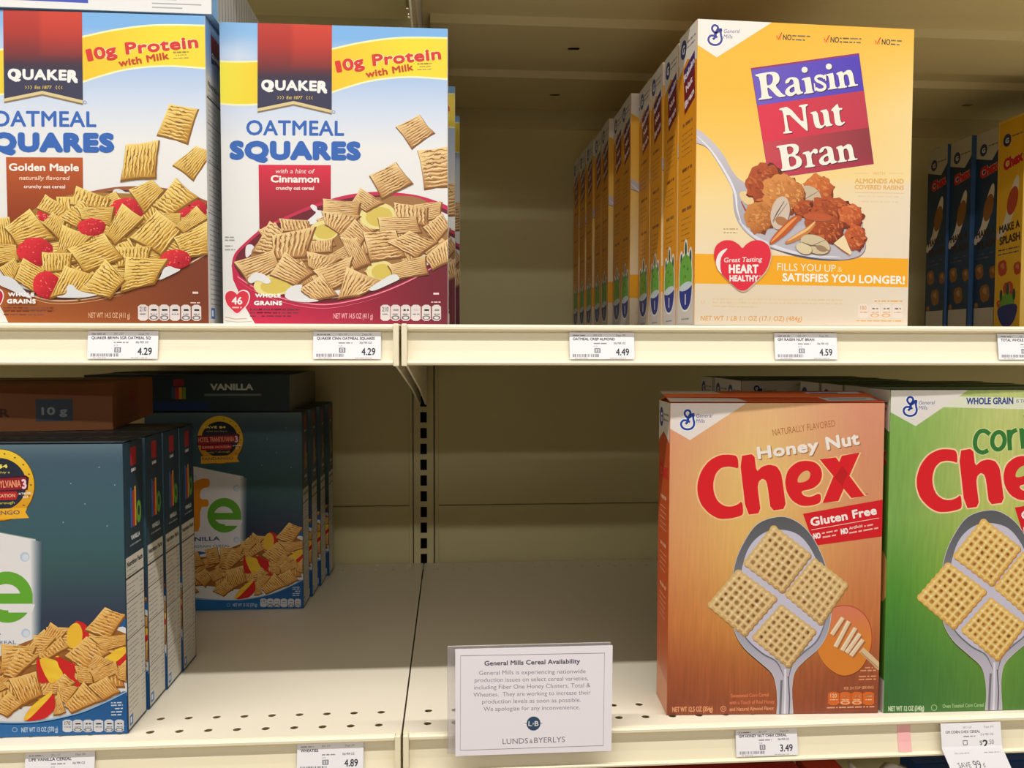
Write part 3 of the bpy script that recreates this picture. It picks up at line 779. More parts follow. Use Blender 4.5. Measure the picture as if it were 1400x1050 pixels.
def spoon_art(A, dx, dy, pal, metal=(88,88,94), s=1.0):
    D = lambda st: [((x-1063)*s+1063+dx, (y-840)*s+840+dy) for x, y in P(st)]
    out = catmull(D('1063,707 1036,716 1018,740 1006,768 1001,800 1000,830 1005,862 1018,885 1040,905 1056,920 1062,938 1064,960 1064,985 1083,985 1083,955 1083,938 1087,918 1100,903 1120,885 1132,862 1136,830 1132,790 1122,758 1105,728 1084,711'), 4)
    A.poly([(x-.5, y+2.2) for x, y in out], (70,54,40)); A.line(out, 1.6, (214,206,204), closed=True)
    A.poly(out, lambda x, y: ramp([(700,(92,92,98)),(760,(110,112,120)),(850,(160,164,178)),(920,(196,190,206)),(990,(196,192,208))], y-dy))
    A.poly(catmull(D('1063,724 1040,731 1022,752 1012,790 1009,830 1016,862 1034,888 1064,902 1095,894 1118,872 1128,840 1125,800 1113,760 1092,732'), 5), (206,202,222))
    A.line(catmull(D('1008,845 1020,872 1042,893 1062,905 1072,925'), 5, False), 2.2, (110,112,124), taper=True)
    A.line(catmull(D('1130,845 1118,875 1098,893 1084,908 1078,930'), 5, False), 2.2, (120,120,134), taper=True)
    A.line(D('1069,930 1068,955 1067,984'), 3, (122,122,132)); A.line(D('1078,925 1080,955 1079,984'), 1.6, (92,92,104)); A.line(D('1074,915 1074,950 1073,984'), 2.5, (232,230,242))
    for st in ('1008.9,777.4 1062.9,817.7 1018.3,870 966.9,826.3', '1112.6,762.9 1158.9,799.7 1122,855.4 1072.3,812.6', '1056.9,717.4 1109,758.6 1069.7,810.9 1015.7,769.7', '1068,826 1116,862.9 1078.3,913.4 1027.7,871.4'):
        A.lattice(D(st), 7, pal)

def art_honey(W, H):
    A = Art([(916,549),(1207,555),(1200,975),(912,978)], W, H, (222,150,80)); A.rnd = random.Random(21)
    def bg(a, b, x, y):
        d = abs(a-.42)*2
        c = ramp([(0,(234,186,136)),(.22,(238,200,124)),(.5,(234,184,104)),(.72,(214,146,72)),(.85,(184,106,56)),(1,(152,78,50))], b)
        e = ramp([(0,(222,150,122)),(.4,(222,150,104)),(.7,(202,118,66)),(.88,(160,82,50)),(1,(142,72,50))], b)
        c = mixc(c, e, max(0, min(1, (d-.12)*1.15)))
        g = pnoise(Vector((x*.55, y*.018, 3)))*.5+pnoise(Vector((x*1.4, y*.03, 7)))*.5
        k = 1+g*(.03+.22*max(0, b-.35))
        return tuple(max(0, min(255, v*k)) for v in c)
    A.full(bg, 150, 50)
    A.poly([(910,545),(1020,551),(943,600),(914,583)], (236,226,220))
    A.g_mark(939.5, 558.5, 27.5, (34,66,160), (244,246,255))
    A.T('NATURALLY FLAVORED', 1056.5,596.5, 1141,585, 9.5, (176,110,60), b=0)
    for o, c in ((1.4,(176,120,80)),(0,(250,240,232))):
        A.T('Honey', 1036+o,628+o, 1119+o,617.5+o, 18, c, b=.042, sp=1.06); A.T('Nut', 1129.5+o,617+o, 1174+o,610+o, 19, c, b=.042, sp=1.06)
    chex_word(A, 0, 0, 1, (252,206,146))
    A.poly([(1097.5,703),(1212,684),(1212,734),(1113,746.5)], (220,28,40))
    A.T('Gluten Free', 1108.5,720.5, 1197.5,705, 12.5, (255,244,240), b=.04, sp=1.04); A.line([(1109,725),(1200,710)], .8, (255,220,215))
    A.T('NO', 1112,738, 1122,736.5, 8.5, (255,240,236), b=.05); A.greek(1123,731,1146,727,3.4,(252,190,180)); A.greek(1124,736.5,1142,733.5,3.4,(252,190,180))
    A.T('NO', 1149,732, 1159,730.5, 8.5, (255,240,236), b=.05); A.T('Artificial', 1160,725.5, 1178,722, 4.2, (252,214,206), b=.03); A.greek(1180,722,1193,719.6,3.2,(252,190,180)); A.greek(1160,731,1199,724.5,3.4,(252,190,180))
    # honey and dipper
    pool = catmull(P('1120,850 1138,832 1160,829 1178,838 1189,856 1191,880 1184,902 1172,918 1152,924 1132,913 1120,895 1115,872'), 5)
    A.poly([(x+.5, y+1.5) for x, y in pool], (140,66,30)); A.poly(pool, lambda x, y: mixc((222,128,96), (226,136,50), (y-835)/45)); A.line(pool[4:30], 1.1, (190,70,50))
    A.line([(1177,889),(1189,900),(1203,914)], 8.5, (226,196,156)); A.line([(1176,892),(1200,914)], 2, (190,150,110))
    for i, (x0, y0, x1, y1) in enumerate(((1152,845,1137,868),(1160,850,1142,885),(1169,859,1151,890),(1175,867,1157,893),(1179,875,1163,897))):
        A.line([(x0+1.5,y0+1.5),(x1+1.5,y1+1.5)], 6.4, (176,104,66)); A.line([(x0,y0),((x0+x1)/2,(y0+y1)/2),(x1,y1)], 5.8, (236,208,172)); A.line([(x0-1,y0),(x1-1.4,y1-1)], 1.6, (250,232,204))
    spoon_art(A, 0, 0, ((222,186,124),(136,88,46),(240,212,158)))
    pk = (240,164,116)
    A.T('NET WT 12.5 OZ (354g)', 919,974, 975,973, 7.6, pk, b=.03); A.line(ell(989.5,969.5,3.6,3.6,n=16), .8, pk, closed=True); A.TL('U', 989.5,971.5, 4, pk, anchor=1)
    A.T('Sweetened Corn Cereal', 1000,954, 1052,952.5, 5.4, (232,130,84), b=.02); A.T('with a Touch of Real Honey', 998,963.5, 1060,962, 5.4, (232,130,84), b=.02); A.T('and Natural Almond Flavor', 998,972.5, 1059,971, 5.4, pk, b=.02)
    for y in (914.5,918.5,926.5,930.5): A.greek((1182,1176,1174,1174)[(y>915)+(y>920)+(y>928)],y,1197,y-.5,3,(238,150,96))
    A.T('PER 3/4 CUP SERVING', 1154,943.5, 1194,942, 4, pk, b=.02)
    A.pills(1132,946.5,1195,964.5,4,'120',(226,110,40),(252,214,180), lower=(1,2)); A.greek(1131,969,1195,967.5,3,pk)
    return A

def art_corn(W, H):
    A = Art([(1213,531),(1505,533),(1493,968),(1208,975)], W, H, (130,176,80)); A.rnd = random.Random(31)
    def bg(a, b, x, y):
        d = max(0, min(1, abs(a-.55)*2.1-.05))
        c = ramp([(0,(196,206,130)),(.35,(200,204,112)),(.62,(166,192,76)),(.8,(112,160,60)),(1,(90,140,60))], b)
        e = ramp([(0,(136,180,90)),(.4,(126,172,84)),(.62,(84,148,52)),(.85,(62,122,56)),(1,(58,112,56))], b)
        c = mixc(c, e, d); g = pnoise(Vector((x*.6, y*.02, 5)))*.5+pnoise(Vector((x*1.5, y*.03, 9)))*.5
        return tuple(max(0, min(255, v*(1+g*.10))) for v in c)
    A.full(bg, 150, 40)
    A.poly([(1300,540),(1500,546),(1500,562),(1280,555)], (226,230,206))
    A.poly([(1208,527),(1320,531),(1247.5,581),(1210,560)], (232,226,220))
    A.g_mark(1239.5, 540, 27.5, (34,62,150), (248,248,255))
    A.T('WHOLE GRAIN', 1316.5,551.5, 1381,551.5, 10, (50,66,140), b=.03); A.T('IS THE FIRST INGREDIENT', 1385,549.5, 1452,551, 5, (70,86,140))
    A.pillow([(1396,566),(1420,560),(1424,580),(1402,586)], 6, ((236,190,90),(170,110,40),(246,216,140)))
    chex_word(A, 296.5, -7.5, .99, (248,218,170))
    for w_, g_ in ((8.6, (214,222,150)), (6.0, (52,122,56))):
        A.line(catmull(P('1349,593 1343,588.5 1336,589 1331,595 1329,603 1330,611 1334,616 1340,618 1347,615'), 4, False), w_, g_)
        A.line(ell(1361,602,8.5,12,5), w_, g_, closed=True); A.line([(1377,615),(1375,587)], w_, g_); A.line(catmull(P('1376,600 1379,591 1386,587'), 4, False), w_, g_)
        A.line([(1395,613),(1392,585)], w_, g_); A.line(catmull(P('1393,597 1399,587 1408,588 1412,598 1413,611'), 4, False), w_, g_)
    A.poly([(1384,694),(1500,676),(1500,724),(1398,738)], (220,28,40)); A.T('Gluten Free', 1394,711, 1480,697, 12.5, (255,244,240), b=.04, sp=1.04)
    A.T('NO', 1397,729, 1407,727.5, 8.5, (255,240,236), b=.05)
    spoon_art(A, 284, -9, ((236,190,104),(160,100,42),(248,222,150)), s=1.0)
    g = (176,210,150)
    A.T('NET WT 12 OZ (340g)', 1214,973, 1263,972, 7.4, (206,226,184), b=.03); A.line(ell(1276.5,968,3.8,3.8,n=16), .8, g, closed=True); A.T('Oven Toasted Corn Cereal', 1288,968.5, 1344,966.5, 5.6, g, b=.02)
    return A

def art_life(W, H):
    A = Art([(-154,610),(172,608),(175,1003),(-146,1012)], W, H, (60,84,98)); A.rnd = random.Random(41)
    A.full(lambda a, b, x, y: ramp([(0,(96,120,132)),(.05,(70,96,114)),(.3,(62,98,108)),(.42,(60,92,96)),(.6,(52,62,84)),(1,(46,56,76))], b), 8, 30)
    A.grid([(-142,700),(52,738),(48,905),(-142,910)], lambda a, b, x, y: (238,236,238), 1, 1)
    A.grid([(44,738),(62,742),(56,900),(44,905)], lambda a, b, x, y: mixc((238,236,238), (56,80,98), a), 6, 1)
    A.line([(-142,700),(0,728),(52,738)], 1.2, (120,150,140))
    for x, y, r_ in ((37,762,6.5),(37,804,4.5),(37,866,6),(-50,742,6),(-80,880,6)):
        A.poly(ell(x, y, r_, r_), (190,208,232)); A.poly(ell(x+.8, y+.8, r_*.72, r_*.72), (220,230,242))
    # stars on the dark part
    for x, y in ((101,662),(161,664),(140,640),(90,715),(150,720),(120,690)): A.poly(ell(x, y, .9, .9, n=6), (170,190,196))
    # rainbow letters
    A.poly(P('-128,742 -112,742 -112,850 -128,850'), (40,110,190)); A.poly(P('-100,778 -84,778 -84,850 -100,850'), (214,50,40)); A.poly(ell(-92,760,9,9), (214,50,40))
    A.poly(soften(P('-58,850 -58,800 -70,800 -70,785 -58,785 -58,765 -50,748 -30,742 -18,744 -18,760 -32,762 -38,770 -38,785 -20,785 -20,800 -38,800 -38,850'), 1), (240,150,30))
    ring = [(12+34*math.cos(R(t)), 817+35*math.sin(R(t))) for t in range(0, 331, 10)]
    eo = ell(12,817,35,35,0,40,25,360)+[(47,826),(12,826)]; 
    A.poly(eo, (104,176,52)); A.poly(ell(11,817,20,18), (238,236,238)); A.poly(P('-12,812 47,812 47,826 -12,826'), (104,176,52)); A.poly(P('12,827 50,827 46,838 14,838'), (238,236,238))
    A.T('VANILLA', -76,871, 3,868, 9, (40,84,140), b=.035); A.T('MULTIGRAIN CEREAL', -76,884, 24,881, 5.5, (110,140,180), b=.02)
    # round coupon badge
    A.poly(ell(4,664.5,48.5,49.5,n=48), (96,70,30)); A.poly(ell(3.5,664,47.5,48.5,n=48), lambda x, y: mixc((250,210,60), (222,150,30), (y-620)/95)); A.poly(ell(2.5,663,38,36,n=40), (40,46,62))
    for t in range(-80, 90, 20): A.poly(ell(3.5+43*math.cos(R(t)), 664+43*math.sin(R(t)), 1.5, 1.1, n=8), (130,90,30))
    A.T('SAVE $4', -32,641.5, 15,641, 5.5, (252,236,110), b=.06); A.T('when you buy a', -26,648, 18,648, 3.4, (214,196,90), b=.02)
    A.poly(P('-44,656 40,651 44,654 42,671 -44,676'), (70,20,50)); A.poly(P('-42,657.5 40,653.5 40,669.5 -42,674.5'), (150,34,44))
    A.T('HOTEL TRANSYLVANIA', -42,669.5, 33,667, 10.5, (250,160,120), b=.02); A.T('3', 34.5,669.5, 41,669, 14, (250,214,226), b=.04)
    A.poly(P('-36,675 26,672.5 29,677 26,684 -36,686'), (190,36,44)); A.T('SUMMER VACATION', -34,682.5, 25,680.5, 5, (250,190,150), b=.03)
    A.T('IN THEATERS', 30,677.5, 47,676.5, 3, (255,255,255), b=.02); A.T('JULY', 35,682, 43,681.5, 3, (255,255,255), b=.02)
    A.T('only ♥ through'.replace('♥', '*'), -22,691.5, 24,689.5, 3.8, (200,190,80), b=.02)
    A.poly(P('-36,698 41,695 38.5,701 43.5,709 -36,713'), (250,186,44)); A.T('FANDANGO', -34,706, 31,704, 6, (110,90,90), b=.025)
    # bowl of cereal
    Z = lambda st: [(a/5.833, 830+b/5.833) for a, b in P(st)]
    A.poly(catmull(P('-141,930 -90,900 -40,890 0,898 60,880 120,862 180,850 180,1020 -141,1020'), 3), (36,96,160))
    A.poly(catmull(P('-136,945 -100,915 -30,895 40,885 120,870 180,862 180,945 140,962 103,976 51,986 0,987 -60,982 -110,968'), 4), (232,230,228))
    LIFE = ((234,172,86),(180,112,42),(248,206,124))
    A.poly(catmull(P('0,898 20,885 60,870 100,860 176,868 176,928 150,936 100,956 40,966 0,962 -100,950 -122,925 -60,905'), 4), (160,100,46))
    A.heap([(12,920),(40,900),(60,880),(85,872),(115,880),(140,880),(160,890),(40,940),(70,945),(100,935),(120,912),(150,925),(165,905),(10,950),(-30,915),(-70,925),(-50,945)], 36, 7, LIFE, True)
    def peach(yel, red): A.poly(catmull(Z(red), 3), (214,36,36)); A.poly(catmull(Z(yel), 3), lambda x, y: mixc((252,218,60), (238,150,50), (x % 20)/40))
    for st in ('350,240 415,128 530,200 475,265','-500,560 -300,430 -160,560 -340,700','-420,420 -260,350 -180,500 -360,540','-160,330 -20,300 20,470 -120,500'): A.pillow(Z(st), 7, LIFE, soft=True)
    peach('545,230 560,170 610,130 650,150 670,220 650,300 590,330 550,300', '610,125 660,122 710,160 720,230 700,265 650,250')
    A.pillow(Z('700,180 850,12 1002,68 880,248'), 8, LIFE, True, soft=True)
    for st in ('740,242 1010,228 1010,300 850,345','280,228 445,250 340,372 290,392','30,298 285,322 240,452 20,522'): A.pillow(Z(st), 7, LIFE, soft=True)
    peach('860,402 940,340 1010,320 1010,372 935,438 900,430', '930,445 1010,370 1010,450 960,470')
    peach('450,400 470,390 480,400', '450,390 540,430 620,470 600,560 660,620 600,630 500,520')
    for st in ('320,392 490,243 545,320 360,425','540,387 702,243 872,362 680,492','40,532 165,328 305,395 120,562','-300,640 -160,560 -60,640 -160,760','-480,760 -330,700 -250,820 -400,880'): A.pillow(Z(st), 8, LIFE, True, soft=True)
    peach('325,420 450,425 480,480 510,540 460,590 400,598', '300,440 330,420 395,590 390,600 320,600')
    for st in ('710,475 775,378 905,442 760,502','610,475 735,490 745,605 640,600','730,510 930,448 955,520 765,592','-130,600 -20,560 60,640 -60,700','925,520 1010,430 1010,590 950,570'): A.pillow(Z(st), 7, LIFE, soft=True)
    for st in ('330,702 520,538 600,602 480,682','85,575 290,522 335,695 180,775','720,632 862,558 955,672 830,735','-60,810 80,682 182,772 60,865'): A.pillow(Z(st), 8, LIFE, True, soft=True)
    for st in ('475,610 622,642 530,772 482,722','430,855 470,668 525,832 480,850'): A.pillow(Z(st), 7, LIFE, soft=True)
    peach('195,890 260,790 400,685 420,700 330,800 230,895', '205,905 330,800 425,690 445,800 400,860 340,895')
    A.pillow(Z('528,782 672,603 805,742 580,835'), 9, LIFE, True, soft=True)
    A.poly(catmull(P('-136,962 -110,972 -60,986 0,990 51,989 103,979 140,965 180,946 180,1020 -140,1022'), 3), lambda x, y: mixc((44,120,186), (26,86,146), (x+60)/230))
    A.line(catmull(P('-110,970 -60,984 0,987.5 51,986.5 103,976.5 140,962.5 178,944'), 4, False), 1.6, (150,190,226))
    A.T('NET WT 13 OZ (370 g)', 30,1001, 80,1000, 7, (190,210,230), b=.02); A.line(ell(21,997.5,3.2,3,n=14), .7, (170,196,220), closed=True)
    A.pills(86,984,170.5,1001,6,'170', fill=(214,214,220), gap=4)
    for y, x in ((962,153),(965.5,153),(970,158),(974.5,153),(978.5,153)): A.greek(x,y,169,y-.5,2.6,(210,222,236))
    return A

# ---- narrow side faces; sheet is 100 wide, 500 tall
SQ = [(0,0),(100,0),(100,500),(0,500)]
def facts(A, y0, ink=(60,60,60), paper=(214,208,194)):
    """nutrition panel: heading, rules and fine print"""
    A.poly([(3,y0),(97,y0),(97,496),(3,496)], paper)
    A.T('Nutrition Facts', 8,y0+17, 92,y0+17, 10, ink, b=.05)
    for y, w in ((y0+36,3.5),(y0+78,1.6),(y0+142,1.6),(y0+225,1.2)):
        A.line([(3,y),(97,y)], w, ink)
    r = A.rnd; y = y0+24
    while y < 470:
        if all(abs(y-2-k) > 4 for k in (y0+36, y0+78, y0+142, y0+225)):
            A.greek(8, y, r.uniform(40, 66), y, 3.2, mixc(ink, paper, .45))
            if y > y0+40: A.greek(76, y, 92, y, 3.2, mixc(ink, paper, .5))
        y += 8.2
    A.poly([(8,474),(26,474),(26,492),(8,492)], (60,110,180)); A.poly([(12,478),(20,478),(20,488),(12,488)], (220,228,240))

def art_quaker_side(W, H):
    A = Art(SQ, W, H, (200,198,196)); A.rnd = random.Random(2)
    A.full(lambda a, b, x, y: ramp([(0,(120,170,226)),(.12,(120,150,200)),(.2,(214,212,208)),(1,(206,202,196))], b), 2, 14)
    A.poly([(25,18),(75,18),(75,66),(50,60),(25,66)], (140,40,44)); A.poly([(25,44),(75,44),(75,66),(50,60),(25,66)], (56,54,84)); A.T('QUAKER', 28,54, 72,54, 8, (250,248,244), b=.05)
    facts(A, 92, (52,54,62), (206,204,200))
    return A

def art_life_side(W, H):
    A = Art(SQ, W, H, (40,58,70)); A.rnd = random.Random(4)
    A.full(lambda a, b, x, y: mixc((42,66,80), (34,50,62), a), 2, 2)
    A.poly([(36,10),(66,10),(66,58),(36,58)], (170,36,44)); A.poly([(36,42),(66,42),(66,58),(36,58)], (50,50,80)); A.T('QUAKER', 38,53, 64,53, 6, (240,238,230), b=.05)
    for x, c, y in ((32,(50,110,190),80),(43,(206,50,40),86),(54,(236,160,40),80)): A.poly([(x,y),(x+8,y),(x+8,150),(x,150)], c)
    A.poly(ell(76,128,13,20), (104,160,52)); A.poly(ell(77,126,6,9), (40,60,70))
    A.T('VANILLA', 32,172, 80,172, 9, (214,220,220), b=.05); A.greek(26,182,84,182,5,(130,150,160))
    facts(A, 198)
    A.line([(1.5,0),(1.5,500)], 3, (40,58,90)); A.line([(98.5,0),(98.5,500)], 3, (40,50,80))
    return A

def gm_side(A, name, c1, ink, low, cactus=True):
    """left-hand side of the square-logo cartons: emblem, name, sections of print, green bowl"""
    A.poly([(0,0),(100,0),(100,64),(46,48),(0,66)], (226,220,208))
    A.poly(ell(24,26,17,16), (46,60,130)); A.T('G', 16,34, 32,34, 16, (236,236,240), b=.05)
    A.greek(46,22,92,22,5,(120,110,110)); A.greek(46,31,88,31,5,(120,110,110))
    r = A.rnd; y = 150
    while y < 365:
        k = int((y-150)//9)
        if k % 8 == 1: A.greek(24, y, 80, y, 9, mixc(ink, c1, .1)); y += 5
        elif k % 8 in (0, 7): pass
        else: A.greek(20, y, r.uniform(66, 84), y, 3.4, mixc(ink, c1, .35))
        y += 9
    if cactus:
        A.poly([(6,440),(94,440),(94,496),(6,496)], low)
        body = soften(P('16,440 13,414 18,394 32,382 50,378 68,382 82,394 87,414 84,440'), 2)
        bowl = soften(P('13,434 87,428 86,446 79,462 66,471 50,474 34,471 21,462 14,448'), 2)
        wh = (236,234,226)
        for x, y in ((24,388),(50,370),(77,386)): A.poly(ell(x, y, 11, 18), wh)
        A.poly([((x-50)*1.12+50, (y-410)*1.12+409) for x, y in body], wh); A.poly([((x-50)*1.12+50, (y-450)*1.14+450) for x, y in bowl], wh)
        for x, y in ((24,388),(50,370),(77,386)): A.poly(ell(x, y, 6, 13), (46,86,70))
        A.poly(body, (112,176,70))
        for x, y in ((40,398),(62,404),(48,416)): A.poly(ell(x, y, 4, 3, n=8), (60,120,50))
        A.poly(bowl, (44,58,140)); A.poly(ell(50,433,36,7,-4), (206,220,228)); A.line([(50,446),(50,464)], 5, (236,236,244))
        A.greek(28,482+8,72,490,4,(120,120,140))
    else:
        A.poly([(0,440),(100,450),(100,500),(0,500)], low)

def art_raisin_side(W, H):
    A = Art(SQ, W, H, (222,146,28)); A.rnd = random.Random(6)
    A.full(lambda a, b, x, y: ramp([(0,(226,148,24)),(.85,(226,150,30)),(.93,(214,200,184)),(1,(206,196,186))], b), 1, 14)
    gm_side(A, '', (222,146,28), (120,66,20), (214,206,200))
    A.poly([(26,62),(88,46),(92,124),(34,140)], (120,24,36)); A.poly([(27,63),(88,47),(90,70),(29,88)], (66,40,110))
    A.T('Raisin', 30,84, 88,66, 13, (236,220,226), b=.06); A.T('Nut', 42,104, 78,94, 13, (236,220,226), b=.06); A.T('Bran', 36,130, 88,116, 13, (236,220,226), b=.06)
    return A

def art_honey_side(W, H):
    A = Art(SQ, W, H, (206,86,34)); A.rnd = random.Random(8)
    A.full(lambda a, b, x, y: ramp([(0,(196,84,40)),(.6,(212,86,36)),(.85,(206,110,66)),(1,(214,150,110))], b), 1, 14)
    gm_side(A, '', (206,86,34), (246,190,150), (222,150,110), False)
    A.T('Chex', 12,130, 92,122, 30, (214,34,40), b=.06, out=(232,150,90))
    return A

def art_corn_side(W, H):
    A = Art(SQ, W, H, (84,140,52)); A.rnd = random.Random(9)
    A.full(lambda a, b, x, y: ramp([(0,(90,140,60)),(.5,(84,140,50)),(1,(70,124,50))], b), 1, 8)
    gm_side(A, '', (84,140,52), (180,210,150), (206,210,206), False)
    A.poly([(0,410),(70,440),(100,500),(0,500)], (206,208,206)); A.poly(ell(80,290,28,40), (206,170,100))
    A.T('Chex', 12,122, 92,114, 30, (206,34,40), b=.06, out=(240,230,190))
    return A

def art_splash_side(W, H, base, base2, berry):
    A = Art(SQ, W, H, base); A.rnd = random.Random(10)
    A.full(lambda a, b, x, y: ramp([(0,base),(.6,base2),(1,base)], b), 1, 10)
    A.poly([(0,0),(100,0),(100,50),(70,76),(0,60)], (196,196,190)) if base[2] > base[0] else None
    A.poly(ell(32,44,16,15), (40,56,110)); A.T('G', 25,51, 39,51, 13, (230,230,236), b=.05)
    A.greek(52,40,94,40,5,(90,90,90))
    A.T('Chex', 22,116, 98,104, 30, (206,34,44), b=.06, out=(240,230,220))
    A.poly(catmull(P('0,262 30,230 50,170 74,134 84,150 70,210 40,256 8,276'), 4), (232,228,222)); A.poly(ell(60,190,20,34,20), berry)
    A.T('MAKE A', 10,262, 92,256, 20, (60,44,40), b=.04); A.T('SPLASH', 12,290, 94,285, 21, (60,44,40), b=.04)
    A.greek(8,304,92,302,5,(70,60,90)); A.greek(8,314,92,312,5,(70,60,90))
    for x, y, r_ in ((26,345,30),(86,350,24),(52,400,34),(16,430,14)):
        A.poly(soften([(x-r_*.7,y-r_*.5),(x+r_*.5,y-r_*.7),(x+r_*.7,y+r_*.5),(x-r_*.4,y+r_*.7)], 1), berry); A.poly(soften([(x-r_*.4,y-r_*.2),(x+r_*.2,y-r_*.5),(x+r_*.3,y+r_*.2)], 1), mixc(berry, (255,230,200), .35))
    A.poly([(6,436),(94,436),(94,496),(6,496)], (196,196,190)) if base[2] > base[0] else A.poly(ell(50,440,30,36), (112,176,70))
    if base[2] <= base[0]:
        A.poly(catmull(P('14,440 86,434 80,470 50,488 22,474'), 4), (44,58,140)); A.greek(30,494,74,494,4,(200,200,200))
        for x in (24,50,76): A.poly(ell(x, 396 if x == 50 else 410, 6, 14), (46,86,70))
    return A

def art_plain(W, H, top, bot, deco=None, base=None):
    A = Art(SQ, W, H, base or top)
    A.full(lambda a, b, x, y: mixc(top, bot, b), 1, 6)
    if deco: deco(A)
    return A
# ------------------------------------------------------------------ camera
cam_d = bpy.data.cameras.new('camera'); cam = bpy.data.objects.new('camera', cam_d); COL.objects.link(cam)
yaw, pitch, roll = 0.073035, 0.0442841, 0.00183727
f_px = 1129.4835
fwd = Vector((math.sin(yaw)*math.cos(pitch), math.cos(yaw)*math.cos(pitch), -math.sin(pitch)))
rt = Vector((math.cos(yaw), -math.sin(yaw), 0)); upv = rt.cross(fwd)
r2 = rt*math.cos(roll)+upv*math.sin(roll); u2 = -rt*math.sin(roll)+upv*math.cos(roll)
mw = Matrix((( r2.x, u2.x, -fwd.x, 0.04253425), (r2.y, u2.y, -fwd.y, -0.6986004), (r2.z, u2.z, -fwd.z, -0.01911115), (0,0,0,1)))
cam.matrix_world = mw
cam_d.sensor_width = 36; cam_d.lens = 36*f_px/1400; cam_d.clip_start = 0.02; cam_d.clip_end = 60
scene.camera = cam

# ------------------------------------------------------------------ cartons
_card = {}
def card_mat(c):
    if c not in _card: _card[c] = noisy(principled('carton_board', c, 0.5, spec=0.35), 40, 0.03)
    return _card[c]

def carton(name, label, cat, fl, z, rz, W, H, D, body, front=None, right=None, left=None, top=None, group=None, lift=0.0, lid=None):
    """a paperboard carton; fl = front-left bottom corner (x,y)"""
    c, s = math.cos(R(rz)), math.sin(R(rz))
    root = empty(name, (fl[0]+c*W/2, fl[1]+s*W/2, z), R(rz))
    tag(root, label, cat, group)
    bm = bmesh.new(); box_bm(bm, -W/2, W/2, 0, D, 0, H-0.0006, 0.0007, 2)
    me = bpy.data.meshes.new('carton_body'); bm.to_mesh(me); bm.free()
    link('carton_body', me, card_mat(body), root)
    if front: link('front_panel', front, M_PRINT, root)
    if right: link('side_panel', right, M_PRINT, root)
    if left: link('side_panel', left, M_PRINT, root)
    # top closure: two overlapping flaps with a tuck slot
    bm = bmesh.new()
    def quadflap(y0, y1, z0, z1, th=0.0005):
        vs = [bm.verts.new(q) for q in ((-W/2,y0,z0),(W/2,y0,z0),(W/2,y1,z1),(-W/2,y1,z1),(-W/2,y0,z0+th),(W/2,y0,z0+th),(W/2,y1,z1+th),(-W/2,y1,z1+th))]
        for f in ((3,2,1,0),(4,5,6,7),(0,1,5,4),(1,2,6,5),(2,3,7,6),(3,0,4,7)): bm.faces.new([vs[i] for i in f])
    quadflap(0, D*0.66, H-0.0006, H-0.0006+lift)
    me = bpy.data.meshes.new('top_flap'); bm.to_mesh(me); bm.free()
    link('top_flap', me, card_mat(lid or body), root)
    bm = bmesh.new(); quadflap(D*0.45, D, H+0.0002+lift*.6, H-0.0005)
    me = bpy.data.meshes.new('top_flap'); bm.to_mesh(me); bm.free()
    link('top_flap', me, card_mat(lid or body), root)
    if top: link('top_panel', top, M_PRINT, root)
    return root

def f_front(W): return lambda u, v, t: (u-W/2, -t, v)
def f_right(W): return lambda u, v, t: (W/2+t, u, v)
def f_left(W, D): return lambda u, v, t: (-W/2-t, D-u, v)
def f_top(W, H, lift=0, D=1): return lambda u, v, t: (u-W/2, v, H+0.0009+t+lift*v/D)

# --- upper shelf, left bay
QW, QH, QD = .1897, .2512, .062
q_side = art_quaker_side(QD, QH).mesh('side_panel', f_right(QW))
cin_front = art_cinnamon(QW, QH).mesh('front_panel', f_front(QW))
map_front = art_maple(QW, QH).mesh('front_panel', f_front(QW))
carton('cereal_box', 'white and brown oat squares box with raspberries, at the left edge of the upper shelf', 'cereal box', (-.159-QW, .008), .0006, 0, QW, QH, QD, (206,214,226), map_front, q_side)
b = carton('cereal_box', 'white and red oat squares box with banana slices, front of the upper shelf left bay', 'cereal box', (-.1504, .02), .0006, 0, QW, QH, QD, (206,214,226), cin_front, q_side, group='red oat squares boxes')
for X, Y_, lab in ((.0462, .175, 'red oat squares box mostly hidden behind the front red one, nearer of the two slivers'), (.0522, .285, 'red oat squares box furthest back behind the front red one, thin right edge showing')):
    k = copy_tree(b); k.location = (X-QW/2, Y_, .0006); k['label'] = lab
# flat-lying carton above the first one
LW, LH, LD = .196, .062, .2515
def date_end(A):
    A.poly([(0,0),(100,0),(100,500),(0,500)], (238,238,238))
    A.poly([(-1,280),(50.5,280),(50.5,458),(-1,450)], (70,84,190))
    for t_, a_, b_ in (('JAN1419',20.5,31.5),('A 28',35,39.5),('00:04',42,49)): A.T(t_, a_,432, b_,433, 60, (214,220,252), b=.02)
    for i, y in enumerate((380,420,448,474)): A.greek(76, y, (84,86,96,92)[i], y, 14, (176,176,180))
    A.greek(53,410,57,410,14,(180,180,186))
le = art_plain(LW, LH, (240,240,240), (236,236,236), date_end).mesh('front_panel', f_front(LW))
def lie_side(A):
    A.poly([(0,0),(7,0),(7,500),(0,500)], (120,176,228)); A.poly([(7,0),(100,0),(100,500),(7,500)], (176,172,166))
    for x in range(9, 98, 4): A.line([(x,20),(x,480)], .7 if x % 12 else 1.6, (96,96,104))
ls = art_plain(LD, LH, (176,172,166), (176,172,166), lie_side).mesh('side_panel', f_right(LW))
lie = carton('cereal_box', 'white box end with blue date stamp lying flat on top of the raspberry box', 'cereal box', (-.1535-LW, .006), .2535, 0.6, LW, LH, LD, (150,190,230), le, ls)

